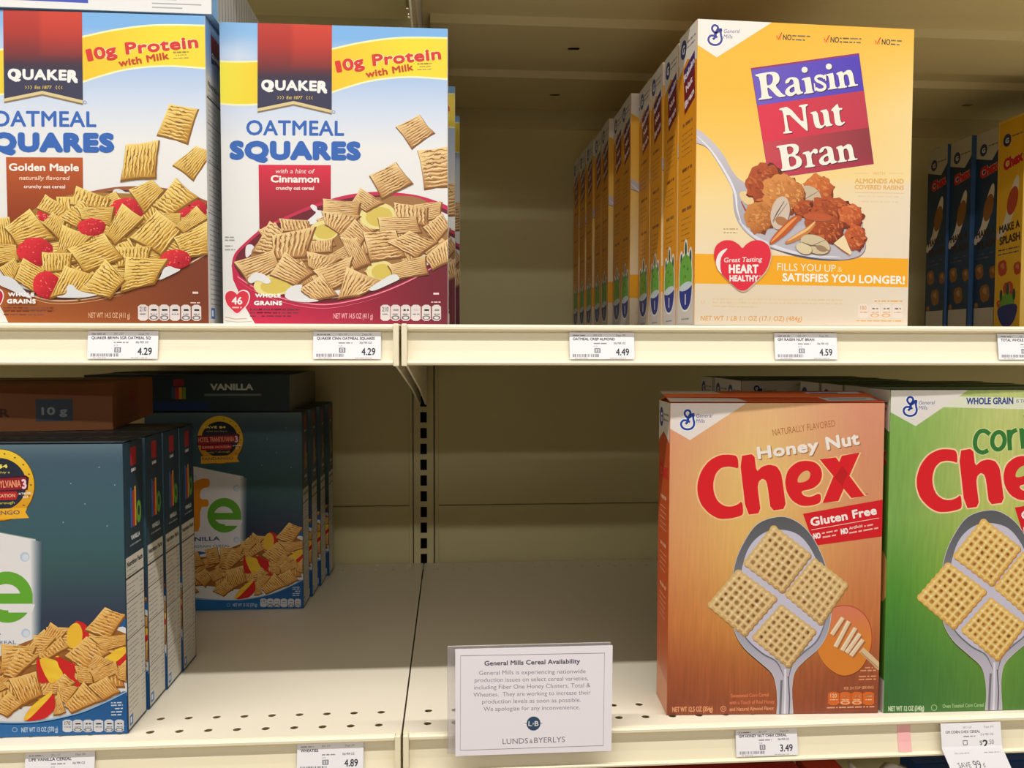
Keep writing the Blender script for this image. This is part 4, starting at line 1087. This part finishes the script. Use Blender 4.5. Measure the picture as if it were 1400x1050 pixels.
# --- upper shelf, right bay: long row
RW, RH, RD = .196, .2595, .047
r_front = art_raisin(RW, RH).mesh('front_panel', f_front(RW))
r_side = art_raisin_side(RD, RH).mesh('side_panel', f_left(RW, RD))
ORD = ['second', 'third', 'fourth', 'fifth', 'sixth', 'seventh', 'eighth', 'ninth', 'tenth', 'last']
r0 = carton('cereal_box', 'yellow bran flake box with purple and red name block, full front facing out', 'cereal box', (.2517, .0035), .0006, 2.4, RW, RH, RD, (238,190,90), r_front, None, r_side, group='yellow bran flake boxes')
XS = [.251, .2495, .2492, .240, .2406, .2347, .2348, .232, .2303, .2287]
for i, X in enumerate(XS):
    k = copy_tree(r0); y = .0600+.0503*i
    k.location = (X+RW/2, y, .0006); k.rotation_euler = (0, 0, R((.2,-.3,.3,0,.2,-.2,0,.3,0,.1)[i]))
    k['label'] = 'yellow bran flake box seen edge-on, %s from the front in the long row' % ORD[i] if i < 9 else 'yellow bran flake box seen edge-on at the very back of the long row'
# far right: a yellow one and three blue ones showing their sides
SW, SH, SD = .19, .270, .0475
by = art_splash_side(SD, SH, (236,188,40), (240,196,60), (190,80,56)).mesh('side_panel', f_left(SW, SD))
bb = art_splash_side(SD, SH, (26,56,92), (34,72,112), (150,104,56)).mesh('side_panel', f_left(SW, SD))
carton('cereal_box', 'yellow cereal box side with MAKE A SPLASH lettering, cut by the right edge', 'cereal box', (.7525, .290), .0006, 0, SW, SH+.003, .050, (226,190,90), None, None, by)
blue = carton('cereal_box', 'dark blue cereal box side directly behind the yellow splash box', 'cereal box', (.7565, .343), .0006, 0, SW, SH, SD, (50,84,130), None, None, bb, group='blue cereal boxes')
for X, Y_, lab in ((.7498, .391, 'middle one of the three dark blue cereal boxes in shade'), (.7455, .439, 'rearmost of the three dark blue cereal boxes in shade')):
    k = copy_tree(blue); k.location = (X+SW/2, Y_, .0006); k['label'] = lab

# --- lower shelf
ZL = -.348
EW, EH, ED = .19, .247, .042
life_front = art_life(EW, EH).mesh('front_panel', f_front(EW))
life_side = art_life_side(ED, EH).mesh('side_panel', f_right(EW))
def life_top_art(A):
    A.poly([(0,0),(100,0),(100,500),(0,500)], (46,54,60))
    A.line([(0,250),(100,250)], 30, (84,84,84))
    for x in range(2, 98, 8): A.line([(x,60),(x+5,60)], 30, (130,136,140))
    A.line([(4,470),(96,470)], 16, (120,140,150))
life_top = art_plain(EW, ED, (46,54,60), (46,54,60), life_top_art).mesh('top_panel', f_top(EW, EH))
e0 = carton('cereal_box', 'dark blue multigrain cereal box with gold coupon badge, front of the lower left row', 'cereal box', (-.2325-EW, .0125), ZL+.0006, 0, EW, EH, ED, (44,60,76), life_front, life_side, None, life_top, group='dark blue multigrain boxes')
for i, (X, Y_) in enumerate(((-.2312,.0585),(-.2300,.1025),(-.2288,.1455))):
    k = copy_tree(e0); k.location = (X-EW/2, Y_, ZL+.0006); k.rotation_euler = (0,0,R((.25,0,.1)[i]))
    k['label'] = 'dark blue multigrain box showing its nutrition side, %s in the front left row' % ('second','third','fourth and last')[i]
for i, (X, Y_) in enumerate(((-.144,.3445),(-.141,.3935),(-.1375,.4425),(-.1335,.4915))):
    k = copy_tree(e0); k.location = (X-EW/2, Y_, ZL+.0006)
    k['label'] = ('dark blue multigrain box standing deep in shade with its front showing','dark blue multigrain box just behind the shaded front-facing one','dark blue multigrain box third in the shaded rear row','dark blue multigrain box rearmost against the back panel')[i]
# cartons lying on top of those rows
def fiber(A):
    A.poly([(0,0),(100,0),(100,500),(0,500)], (150,92,48))
    A.T('FIBER', 50,350, 64,350, 100, (90,50,30), b=.04); A.poly([(73,160),(86,160),(86,400),(73,400)], (70,84,100)); A.T('10 g', 75,330, 84,330, 90, (170,180,190), b=.04)
    for i in range(5): A.greek(4, 120+i*70, 40, 120+i*70, 30, (150,90,44))
ff = art_plain(.247, .044, (150,92,48), (136,82,42), fiber).mesh('front_panel', f_front(.247))
def fiber_side(A):
    A.poly([(8,0),(60,0),(60,500),(8,500)], (140,82,42)); A.poly([(36,120),(52,120),(52,260),(36,260)], (150,50,44)); A.line([(20,420),(56,420)], 14, (90,60,40))
fs = art_plain(.19, .044, (160,98,52), (154,94,50), fiber_side).mesh('side_panel', f_right(.247))
c, s = math.cos(R(8.6)), math.sin(R(8.6))
carton('cereal_box', 'orange-brown cereal box lying flat on top of the front left row', 'cereal box', (-.283-.247*c, .12-.247*s), ZL+.0006+EH+.0016, 8.6, .247, .044,   .19, (146,90,48), ff, fs)
def van(A):
    A.poly([(0,0),(100,0),(100,500),(0,500)], (44,60,66))
    A.T('VANILLA', 61,210, 82,210, 95, (200,206,200), b=.05); A.greek(58,290,86,290,50,(110,120,120))
    for x, cc in ((42,(60,90,130)),(43.8,(190,60,44)),(45.6,(230,150,50)),(47.4,(110,150,60))): A.poly([(x,170),(x+1.6,170),(x+1.6,330),(x,330)], cc)
    A.poly([(43,60),(48,60),(48,150),(43,150)], (150,50,50)); A.poly([(0,380),(60,380),(60,480),(0,480)], (34,60,120))
vf = art_plain(.247, .045, (44,60,66), (40,54,62), van).mesh('front_panel', f_front(.247))
vs_ = art_plain(.19, .045, (120,120,108), (104,104,96)).mesh('side_panel', f_right(.247))
carton('cereal_box', 'dark teal cereal box marked VANILLA lying flat on the shaded rear row', 'cereal box', (-.1585-.247, .346), ZL+.0006+EH+.0016, 0, .247, .045, .19, (44,58,64), vf, vs_)

# honey and corn boxes at the right
HW, HH, HD = .191, .2795, .045
honey_front = art_honey(HW, HH).mesh('front_panel', f_front(HW))
honey_side = art_honey_side(HD, HH).mesh('side_panel', f_left(HW, HD))
HT = .007
def honey_top(A):
    A.poly([(0,0),(100,0),(100,500),(0,500)], (204,84,40)); A.poly([(0,0),(26,0),(36,500),(0,500)], (226,220,214))
    A.T('Chex', 42,360, 66,330, 300, (206,40,44), b=.06); A.poly([(70,60),(97,30),(98,440),(74,470)], (214,216,220)); A.poly([(72,90),(86,75),(86,300),(74,320)], (60,74,140))
    A.greek(76,400,94,390,40,(90,100,130))
ht = art_plain(HW, HD, (204,84,40), (190,76,36), honey_top).mesh('top_panel', f_top(HW, HH, HT, HD))
carton('cereal_box', 'orange-brown honey nut cereal box with spoon of woven squares, lower shelf right', 'cereal box', (.2345, .0150), ZL+.0006, -2.6, HW, HH, HD, (206,100,50), honey_front, None, honey_side, ht, lift=HT)
CW, CH, CD = .197, .291, .047
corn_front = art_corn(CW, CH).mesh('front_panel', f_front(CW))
corn_side = art_corn_side(CD, CH).mesh('side_panel', f_left(CW, CD))
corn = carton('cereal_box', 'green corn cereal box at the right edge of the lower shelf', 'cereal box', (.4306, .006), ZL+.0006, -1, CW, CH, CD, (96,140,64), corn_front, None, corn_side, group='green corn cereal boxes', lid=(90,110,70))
for i, (X, Y_, rz) in enumerate(((.437,.057,0),(.4355,.106,.3),(.4335,.155,0),(.370,.215,0),(.372,.266,0),(.370,.318,0))):
    k = copy_tree(corn); k.location = (X+CW/2, Y_, ZL+.0006); k.rotation_euler = (0,0,R(rz))
    k['label'] = ('green corn box immediately behind the front green one, only its top side showing','green corn box third in the row, top seen above the honey box','green corn box fourth in the row, top seen above the honey box',
                  'green corn box set further left in shade, white emblem corner visible','green corn box in shade behind the leftward-set one','rearmost green corn box in deep shade')[i]

# ------------------------------------------------------------------ shelving
def slot(cx, cy, w, h, n=4):
    r = min(w, h)/2*.5; o = []
    for sx, sy, a0 in ((1,1,0),(-1,1,90),(-1,-1,180),(1,-1,270)):
        for k in range(n): 
            a = R(a0+90*k/(n-1)); o.append((cx+sx*(w/2-r)+r*math.cos(a), cy+sy*(h/2-r)+r*math.sin(a)))
    return o
def circ(cx, cy, r, n=14): return [(cx+r*math.cos(2*math.pi*i/n), cy+r*math.sin(2*math.pi*i/n)) for i in range(n)]

DEPTH = .5545
def shelf(label, x0, x1, zt, group, full=True):
    root = empty('shelf', ((x0+x1)/2, 0, zt)); tag(root, label, 'shelf', group)
    cx = (x0+x1)/2
    L = lambda x: x-cx
    holes = []
    n = int((x1-x0-.02)/.0242)
    inner = x1 if x1 < .3 else x0
    sg = -1 if inner == x1 else 1
    for i in range(n):
        x = inner+sg*(.0212+.0242*i)
        if not (x0+.012 < x < x1-.012): continue
        for y in ((.0145, .0400) if zt == ZL else ()): holes.append(circ(x, y, .0036))
        for y in (.522, .544): holes.append(circ(x, y, .0026, 10))
    perforated('shelf_deck', [(x0+.0008,-.0025),(x1-.0008,-.0025),(x1-.0008,DEPTH),(x0+.0008,DEPTH)], holes, .0012, lambda a, b_, t: (a-cx, b_, t-.0006), M_DECK, root)
    prof = [(-.0035,0),(-.0056,-.0006),(-.0069,-.002),(-.0069,-.0040),(-.0058,-.0053),(-.0028,-.0056),(-.0020,-.0062),(-.0021,-.012),(-.0036,-.022),(-.0056,-.0305),(-.0078,-.0308),(-.0086,-.0318),(-.0082,-.0334),(-.0060,-.0342),(.004,-.0342),(.004,-.0330),(-.0030,-.0328),(.0002,-.0120),(.0004,-.0014)]
    rail = extrude_profile('price_rail', prof, L(x0+.006), L(x1-.006), M_METAL, root)
    for xa, xb in ((x0+.0010, x0+.0058), (x1-.0058, x1-.0010)):
        o = box('rail_end_cap', L(xa), L(xb), -.0090, .004, -.0350, .0004, M_METAL, rail, .0012, 3)
    # underside: front hem, two hat-shaped stiffeners with slots, rear hem
    zb = -.0062
    for a, b_ in ((.211,.335),(.385,.534)):
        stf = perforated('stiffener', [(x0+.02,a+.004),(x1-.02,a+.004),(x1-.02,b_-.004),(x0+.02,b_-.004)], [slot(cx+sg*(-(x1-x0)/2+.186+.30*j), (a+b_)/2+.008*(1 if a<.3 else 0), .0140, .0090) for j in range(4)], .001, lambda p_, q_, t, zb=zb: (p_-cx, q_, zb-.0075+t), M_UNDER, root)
        for ya, yb in ((a-.002,a+.004),(b_+.002,b_-.004)):
            bm = bmesh.new()
            vs = [bm.verts.new(q) for q in ((L(x0+.02),ya,zb+.002),(L(x1-.02),ya,zb+.002),(L(x1-.02),yb,zb-.0075),(L(x0+.02),yb,zb-.0075))]
            bm.faces.new(vs); me = bpy.data.meshes.new('stiffener_web'); bm.to_mesh(me); bm.free()
            w_ = link('stiffener_web', me, M_UNDER, stf)
            w_.modifiers.new('thick', 'SOLIDIFY').thickness = .0008
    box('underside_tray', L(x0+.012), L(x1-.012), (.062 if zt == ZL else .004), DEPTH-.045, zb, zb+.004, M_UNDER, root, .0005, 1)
    box('rear_hem', L(x0+.012), L(x1-.012), DEPTH-.007, DEPTH-.003, -.0375, -.0015, M_UNDER, root, .0008, 2)
    # tapered side brackets
    for xa in (x0+.0035, x1-.0055):
        bm = bmesh.new(); pr = [(.006,-.0062),(DEPTH-.001,-.0062),(DEPTH-.001,-.104),(DEPTH-.03,-.104),(.30,-.070),(.02,-.036),(.006,-.034)]
        a = [bm.verts.new((L(xa), y, z)) for y, z in pr]; b2 = [bm.verts.new((L(xa+.002), y, z)) for y, z in pr]; m_ = len(pr)
        bm.faces.new(a); bm.faces.new(b2[::-1])
        for i in range(m_): bm.faces.new((a[i], b2[i], b2[(i+1)%m_], a[(i+1)%m_]))
        bmesh.ops.recalc_face_normals(bm, faces=bm.faces)
        me = bpy.data.meshes.new('shelf_bracket'); bm.to_mesh(me); bm.free(); link('shelf_bracket', me, M_METAL, root)
    return root
BAY = 1.219
for z, nm in ((0, 'upper'), (ZL, 'lower')):
    shelf('cream steel shelf with price rail, %s level, left of the seam' % ('middle' if z == 0 else 'perforated lower'), -BAY, 0, z, 'gondola shelves')
    shelf('cream steel shelf with price rail, %s level, right of the seam' % ('middle' if z == 0 else 'perforated lower'), 0, BAY, z, 'gondola shelves')
shelf('cream steel shelf overhead in the left bay, set higher than its neighbour', -BAY, 0, .470, 'gondola shelves')
shelf('cream steel shelf overhead in the right bay, ribbed underside with small slots', 0, BAY, .3455, 'gondola shelves')
ZB = -.70
shelf('cream steel shelf at the bottom left, below the photo edge', -BAY, 0, ZB, 'gondola shelves')
shelf('cream steel shelf at the bottom right, holding boxes below the lower rail', 0, BAY, ZB, 'gondola shelves')

def upright(x, label):
    root = empty('shelf_upright', (x, .5565, -.9)); tag(root, label, 'shelf post', 'slotted shelf posts')
    z0 = -.318-.0241*20
    bm = bmesh.new()
    box_bm(bm, -.0150, -.0049, -.0008, .0008, 0, 1.75); box_bm(bm, .0049, .0150, -.0008, .0008, 0, 1.75)
    zz = [0.0]+[z0+.0241*i+.9 for i in range(64)]
    for i in range(len(zz)):
        lo = 0.0 if i == 0 else zz[i]+.0080
        hi = zz[i+1]-.0080 if i+1 < len(zz) else 1.75
        box_bm(bm, -.0049, .0049, -.0008, .0008, lo, hi)
    me = bpy.data.meshes.new('slotted_face'); bm.to_mesh(me); bm.free(); link('slotted_face', me, M_BACK, root)
    box('post_side', -.0150, -.0134, .001, .05, 0, 1.75, M_BACK, root); box('post_side', .0134, .0150, .001, .05, 0, 1.75, M_BACK, root)
    box('post_core', -.0132, .0132, .03, .05, 0, 1.75, M_DARK, root)
upright(0, 'cream slotted steel post on the back panel at the seam between bays')
upright(-BAY, 'cream slotted steel post at the left end of the left bay')
upright(BAY, 'cream slotted steel post at the right end of the right bay')
for x0, x1, side in ((-BAY+.0165, -.0165, 'left'), (.0165, BAY-.0165, 'right')):
    root = empty('back_panel', ((x0+x1)/2, .5625, -.9)); tag(root, 'tan steel back panel with a horizontal joint, %s bay' % side, 'back panel')
    w = (x1-x0)/2
    box('panel_sheet', -w, w, 0, .006, .0, .6385, M_BACK, root, .0012, 2)
    box('panel_sheet', -w, w, 0, .006, .6395, 1.75, M_BACK, root, .0012, 2)
    box('panel_backing', -w, w, .0085, .0095, .0, 1.75, M_DARK, root)
    for a in (-w, w-.006): box('panel_edge', a, a+.006, -.0016, 0, .0, 1.75, M_BACK, root, .0006, 1)

tag(box('rear_panel', -BAY-.02, BAY+.02, .609, .612, -.9, .85, M_DARK), 'dark sheet closing the back of the shelving, glimpsed through the post slots', 'panel')
# ------------------------------------------------------------------ price tags
def tag_art(title, price, W=.0555, H=.0228, date='12/22/2017', sale=False, seed=1, ink=(56,56,74)):
    A = Art([(0,0),(97,0),(97,39),(0,39)], W, H, (250,248,252)); A.rnd = random.Random(seed)
    A.greek(5,5.4,24,5.4,2.6,(150,148,156)); A.TL('001-137', 36,5.6,2.8,(130,128,136)); A.TL('Dept 391', 70,5.6,2.8,(120,118,126))
    A.T(title, 5,11.8, min(88, 6+len(title)*3.1),11.8, 4.3,(56,54,62), b=.035)
    A.greek(36,17,56,17,2.6,(140,138,146)); A.TL('30¢ PER OZ', 66,17.2,3.0,(90,88,96), b=.02, cx=.86); A.TL('4.29', 36,21.5,2.4,(150,148,156))
    A.poly([(37,23),(46,23),(46,30),(37,30)], (120,120,130)); A.poly([(38.6,24),(44.4,24),(44.4,29),(38.6,29)], (222,220,228)); A.TL('S', 41.5,28.6,4.2,(100,100,110), anchor=1, b=.03)
    r = A.rnd; x = 5
    while x < 44:
        w = r.choice([.5,.8,1.1]); A.line([(x,31.5),(x,35.8)], w, (110,108,120), up=False); x += w+r.choice([.6,.9,1.5])
    A.up(); A.TL('000-16000-48762', 8,38.4,1.9,(150,148,156))
    if price: A.T(price, 69,33.5, 89,33.5, 10.8, ink, b=.02)
    A.greek(60,38,84,38,1.8,(190,188,196))
    return A
def rail_fn(cx_off=0):
    W2 = .0555/2
    def fn(u, v, t):
        k = v/.0228                        # lies back against the sloping rail
        return (u-W2, (1-k)*-.0034 - t, v)
    return fn
def price_tag(x, zt, title, price, label, seed):
    A = tag_art(title, price, seed=seed)
    me = A.mesh('price_tag', rail_fn(), .0003)
    o = link('price_tag', me, M_PAPER); o.location = (x+.0555/2, -.0030, zt-.0062-.0228)
    tag(o, label, 'price tag', 'shelf price tags'); return o
U = [(-.2517,0,'QUAKER BRWN SGR OATMEAL SQ','4.29','white price tag reading 4.29 under the raspberry oat squares box'),
     (-.0715,0,'QUAKER CINN OATMEAL SQUARES','4.29','white price tag reading 4.29 under the red oat squares box'),
     (.1420,0,'OATMEAL CRISP ALMOND','4.49','white price tag reading 4.49 under the empty part of the upper shelf'),
     (.3200,0,'GM RAISIN NUT BRAN','4.59','white price tag reading 4.59 under the yellow bran flake box'),
     (.5215,0,'TOTAL WHOLE GRAIN','4.69','white price tag cut by the right edge on the upper rail'),
     (-.3087,ZL,'LIFE VANILLA CEREAL','3.99','white price tag reading 3.99 at the bottom left on the lower rail'),
     (-.0880,ZL,'WHEATIES','4.89','white price tag reading 4.89 on the lower rail left of the seam'),
     (.2908,ZL,'GM HONEY NUT CHEX CEREAL','3.49','white price tag reading 3.49 under the honey nut box')]
for i, (x, z, t_, p_, lab) in enumerate(U): price_tag(x, z, t_, p_, lab, 50+i)
# sale tag hanging over the rail
A = Art([(0,0),(92,0),(92,88),(0,88)],   .056, .0536, (250,248,252)); A.rnd = random.Random(77); A.full(lambda a, b, x, y: (250,248,252), 1, 24)
A.TL('001-137', 34,8,3,(130,128,136)); A.TL('Dept 391', 66,8,3,(130,128,136)); A.TL('GM CORN CHEX CEREAL', 7,14.5,4,(80,78,90), b=.02, cx=.85); A.greek(34,20,52,20,2.8,(150,148,156)); A.TL('21¢ PER OZ', 60,18.5,3.2,(90,88,96), cx=.9)
A.line([(33,25),(39,25),(39,31),(33,31)], 1.4, (100,100,112), closed=True)
x = 14
while x < 46:
    w = A.rnd.choice([.5,.8,1.2]); A.line([(x,35.5),(x,39)], w, (110,108,120), up=False); x += w+A.rnd.choice([.6,.9,1.4])
A.up(); A.TL('000-16000-48794', 16,43,2.3,(140,138,146)); A.T('$', 58,31.5, 62,31.5, 6.5, (70,70,84)); A.T('2', 62.5,35.5, 71,35.5, 11.5, (60,58,70), b=.03); A.TL('.50', 71.5,31,6.6,(80,78,90), cx=.8)
A.greek(61,42.5,86,42.5,2.4,(190,186,194)); A.TL('SAVE', 14,61,7.5,(90,88,104), cx=.85); A.TL('99', 37,62.5,11,(80,78,96), cx=.82); A.TL('¢', 51.5,60.5,7,(80,78,96), cx=.9)
A.greek(14,70,44,70,4,(170,168,178)); A.poly(ell(66,84,24,14), (236,130,100)); A.poly(ell(66,86,21,13), (226,110,80))
def sale_fn(u, v, t):
    d = .0536-v
    if d < .022: return (u-.028, -.0034*d/.0228 - t, v)
    e = d-.022; return (u-.028+e*.36, -.0036-e*.25-t, v)
me = A.mesh('price_tag', sale_fn, .0003, False); o = link('price_tag', me, M_PAPER); o.location = (.4762+.028, -.0065, ZL-.0050-.0536)
tag(o, 'long white sale tag reading $2.50 and SAVE 99¢ hanging below the rail', 'price tag', 'shelf price tags')
# strip of pink tape stuck to the lower rail
o = extrude_profile('tape_strip', [(-.0022,-.0064),(-.0024,-.012),(-.0039,-.022),(-.0059,-.0302),(-.0057,-.0302),(-.0037,-.022),(-.0022,-.012),(-.0021,-.0064)], 0, .0120, noisy(principled('faded_pink_tape', (236,176,176), .6), 80, .05))
o.location = (.4390, -.0001, ZL); tag(o, 'faded pink strip of tape stuck on the lower rail under the honey box corner', 'tape')

# ------------------------------------------------------------------ notice in a clear sleeve
A = Art([(622,884.4),(834,880),(839,1024),(622.6,1030.6)], .1335, .0925, (252,246,255)); A.rnd = random.Random(88)
A.full(lambda a, b, x, y: (252,246,255), 1, 1)
ik = (104,96,118)
A.line([(629.3,893.2),(823.5,890.2),(827.3,1016.5),(629.3,1022.5)], .8, ik, closed=True)
A.T('General Mills Cereal Availability', 661.5,906.5, 791,904, 6.8, (92,86,108), b=.035, sp=1.02)
for t_, x0, x1, y0, y1 in (('General Mills is experiencing nationwide', 654.5,799,919,917), ('production issues on select cereal varieties,', 648.5,803,928.7,926.7), ('including Fiber One Honey Clusters, Total &', 648,806,938.5,936),
                       ('Wheaties.  They are working to increase their', 647,807,948.5,945.8), ('production levels as soon as possible.', 659,794,957.8,956), ('We apologize for any inconvenience.', 661,793,968,966)):
    A.T(t_, x0, y0, x1, y1, 6.1, (140,132,150), b=.004)
A.line([(718,985.7),(742.5,985.2)], .6, (60,84,110)); A.poly(ell(730,985.5,9.6,9.8), (44,76,108)); A.T('L', 723,989, 728,989, 7.5, (236,236,240), b=.01); A.T('B', 731.5,989, 737,989, 7.5, (236,236,240), b=.02); A.TL('&', 729.7,987, 3.2, (220,220,230), anchor=1)
A.T('LUNDS', 688,1014, 723,1013, 8, (116,104,124)); A.TL('&', 727.3,1012.8, 5.6, (116,104,124), anchor=1); A.T('BYERLYS', 731.5,1012.6, 774,1011.4, 8, (116,104,124))
sg = empty('notice_sign', (.112, -.0135, ZL-.0165)); tag(sg, 'white printed notice in a clear sleeve, centred on the lower price rail', 'sign')
W2 = .1335/2
link('notice_card', A.mesh('notice_card', lambda u, v, t: (u-W2, -t-(v-.04)*.02, v), .0004), M_PAPER, sg)
box('clear_sleeve', -W2-.0065, W2-.0010, .0008, .0018, .002, .0945, M_CLEAR, sg, .0004, 1)
box('mounting_clip', -.012, .012, .0018, .0062, .004, .012, M_CLEAR, sg, .0005, 1)

# ------------------------------------------------------------------ boxes on the shelf below
def low_red(A):
    A.poly([(0,0),(100,0),(100,500),(0,500)], (176,36,28)); A.line(ell(34,36,7,26,n=30), 3.0, (24,20,18), closed=True); A.poly([(98,0),(100,0),(100,500),(98,500)], (30,26,24))
m1 = art_plain(.19, .285, (176,36,28), (160,30,26), low_red).mesh('front_panel', f_front(.19))
carton('cereal_box', 'red box with black ring on the shelf below the honey nut box', 'cereal box', (.178, .012), ZB+.0006, 0, .19, .285, .05, (168,36,30), m1)
m1 = art_plain(.19, .285, (60,40,34), (120,40,30), lambda A: A.poly([(0,0),(50,0),(46,30),(0,30)], (90,70,50))).mesh('front_panel', f_front(.19))
carton('cereal_box', 'dark brown box just visible under the clear notice', 'cereal box', (-.035, .02), ZB+.0006, 0, .19, .282, .05, (70,50,40), m1)
m1 = art_plain(.034, .285, (196,66,40), (186,56,34)).mesh('front_panel', f_front(.034))
carton('cereal_box', 'narrow orange-red carton between the red box and the grey pouch, bottom edge', 'cereal box', (.374, .012), ZB+.0006, 0, .034, .286, .05, (190,60,36), m1)
# crumpled grey pouch
bm = bmesh.new(); bmesh.ops.create_grid(bm, x_segments=20, y_segments=24, size=.5)
for v in bm.verts:
    a, b_ = v.co.x, v.co.y; e = (1-(2*abs(a))**4)*(1-(2*abs(b_))**4)
    v.co = Vector((a*.062+.002*math.sin(b_*14), -.016*e*(1+.25*pnoise(Vector((a*6, b_*6, 1)))), (b_+.5)*(.287+.004*math.sin(a*9))))
me = bpy.data.meshes.new('cereal_pouch'); bm.to_mesh(me); bm.free()
po = link('cereal_pouch', me, noisy(principled('grey_foil_film', (206,198,184), .38, spec=.6), 30, .12, .3)); po.location = (.443, .028, ZB+.001)
sm = po.modifiers.new('thick', 'SOLIDIFY'); sm.thickness = .018; sm.offset = -1
for p_ in po.data.polygons: p_.use_smooth = True
tag(po, 'grey crumpled cereal pouch below the pink tape, at the bottom edge', 'pouch')
def low_blue(A):
    A.poly([(0,0),(100,0),(100,16),(0,16)], (150,30,28)); A.poly([(0,16),(100,16),(100,500),(0,500)], (24,84,150))
    for x in (8,22,34,52,66,82): A.poly([(x,30),(x+8,26),(x+10,90),(x+2,96)], (214,190,50))
m1 = art_plain(.19, .288, (24,84,150), (20,70,130), low_blue).mesh('front_panel', f_front(.19))
carton('cereal_box', 'blue box with yellow lettering and red top band, bottom right corner', 'cereal box', (.480, .014), ZB+.0006, 0, .19, .287, .05, (30,70,130), m1)

# ------------------------------------------------------------------ store shell and light
tag(box('floor', -5, 5, -9, 1.5, -1.06, -1.0, M_FLOOR), kind='structure')
tag(box('ceiling', -5, 5, -9, 1.5, 2.02, 2.08, M_CEIL), kind='structure')
tag(box('gondola_base', -BAY-.02, BAY+.02, .0, .55, -1.0, -.905, M_DARK), 'dark base plinth under the shelving unit', 'plinth')
tag(box('opposite_light_blocker', -5, 5, -2.75, -2.65, -1.0, .62, noisy(principled('light_blocker_brown', (120,100,84), .7), 3, .25)), kind='structure')  # unseen stand-in for the opposite gondola, added to block low ambient light
def strip(name, y, z, power, w, L=7.0, x=0, col=(1, .985, .955)):
    d = bpy.data.lights.new(name, 'AREA'); d.shape = 'RECTANGLE'; d.size = L; d.size_y = w; d.energy = power; d.color = col
    o = bpy.data.objects.new(name, d); COL.objects.link(o); o.location = (x, y, z)
    v = Vector((0, .2, 0))-Vector((0, y, z)); o.rotation_euler = v.to_track_quat('-Z', 'Y').to_euler()
    return o
strip('aisle_strip_light', -.90, 1.85, 123, .05)
strip('aisle_strip_light', -4.1, 1.85, 59, .08, 8)
strip('aisle_strip_light', -7.3, 1.85, 40, .10, 8)
w = bpy.data.worlds.new('store_ambient'); scene.world = w; w.use_nodes = True
w.node_tree.nodes['Background'].inputs['Color'].default_value = (1, .965, .90, 1)
w.node_tree.nodes['Background'].inputs['Strength'].default_value = .52
vs = scene.view_settings; vs.view_transform = 'Standard'; vs.look = 'None'; vs.gamma = 1; vs.use_curve_mapping = False; vs.exposure = 0
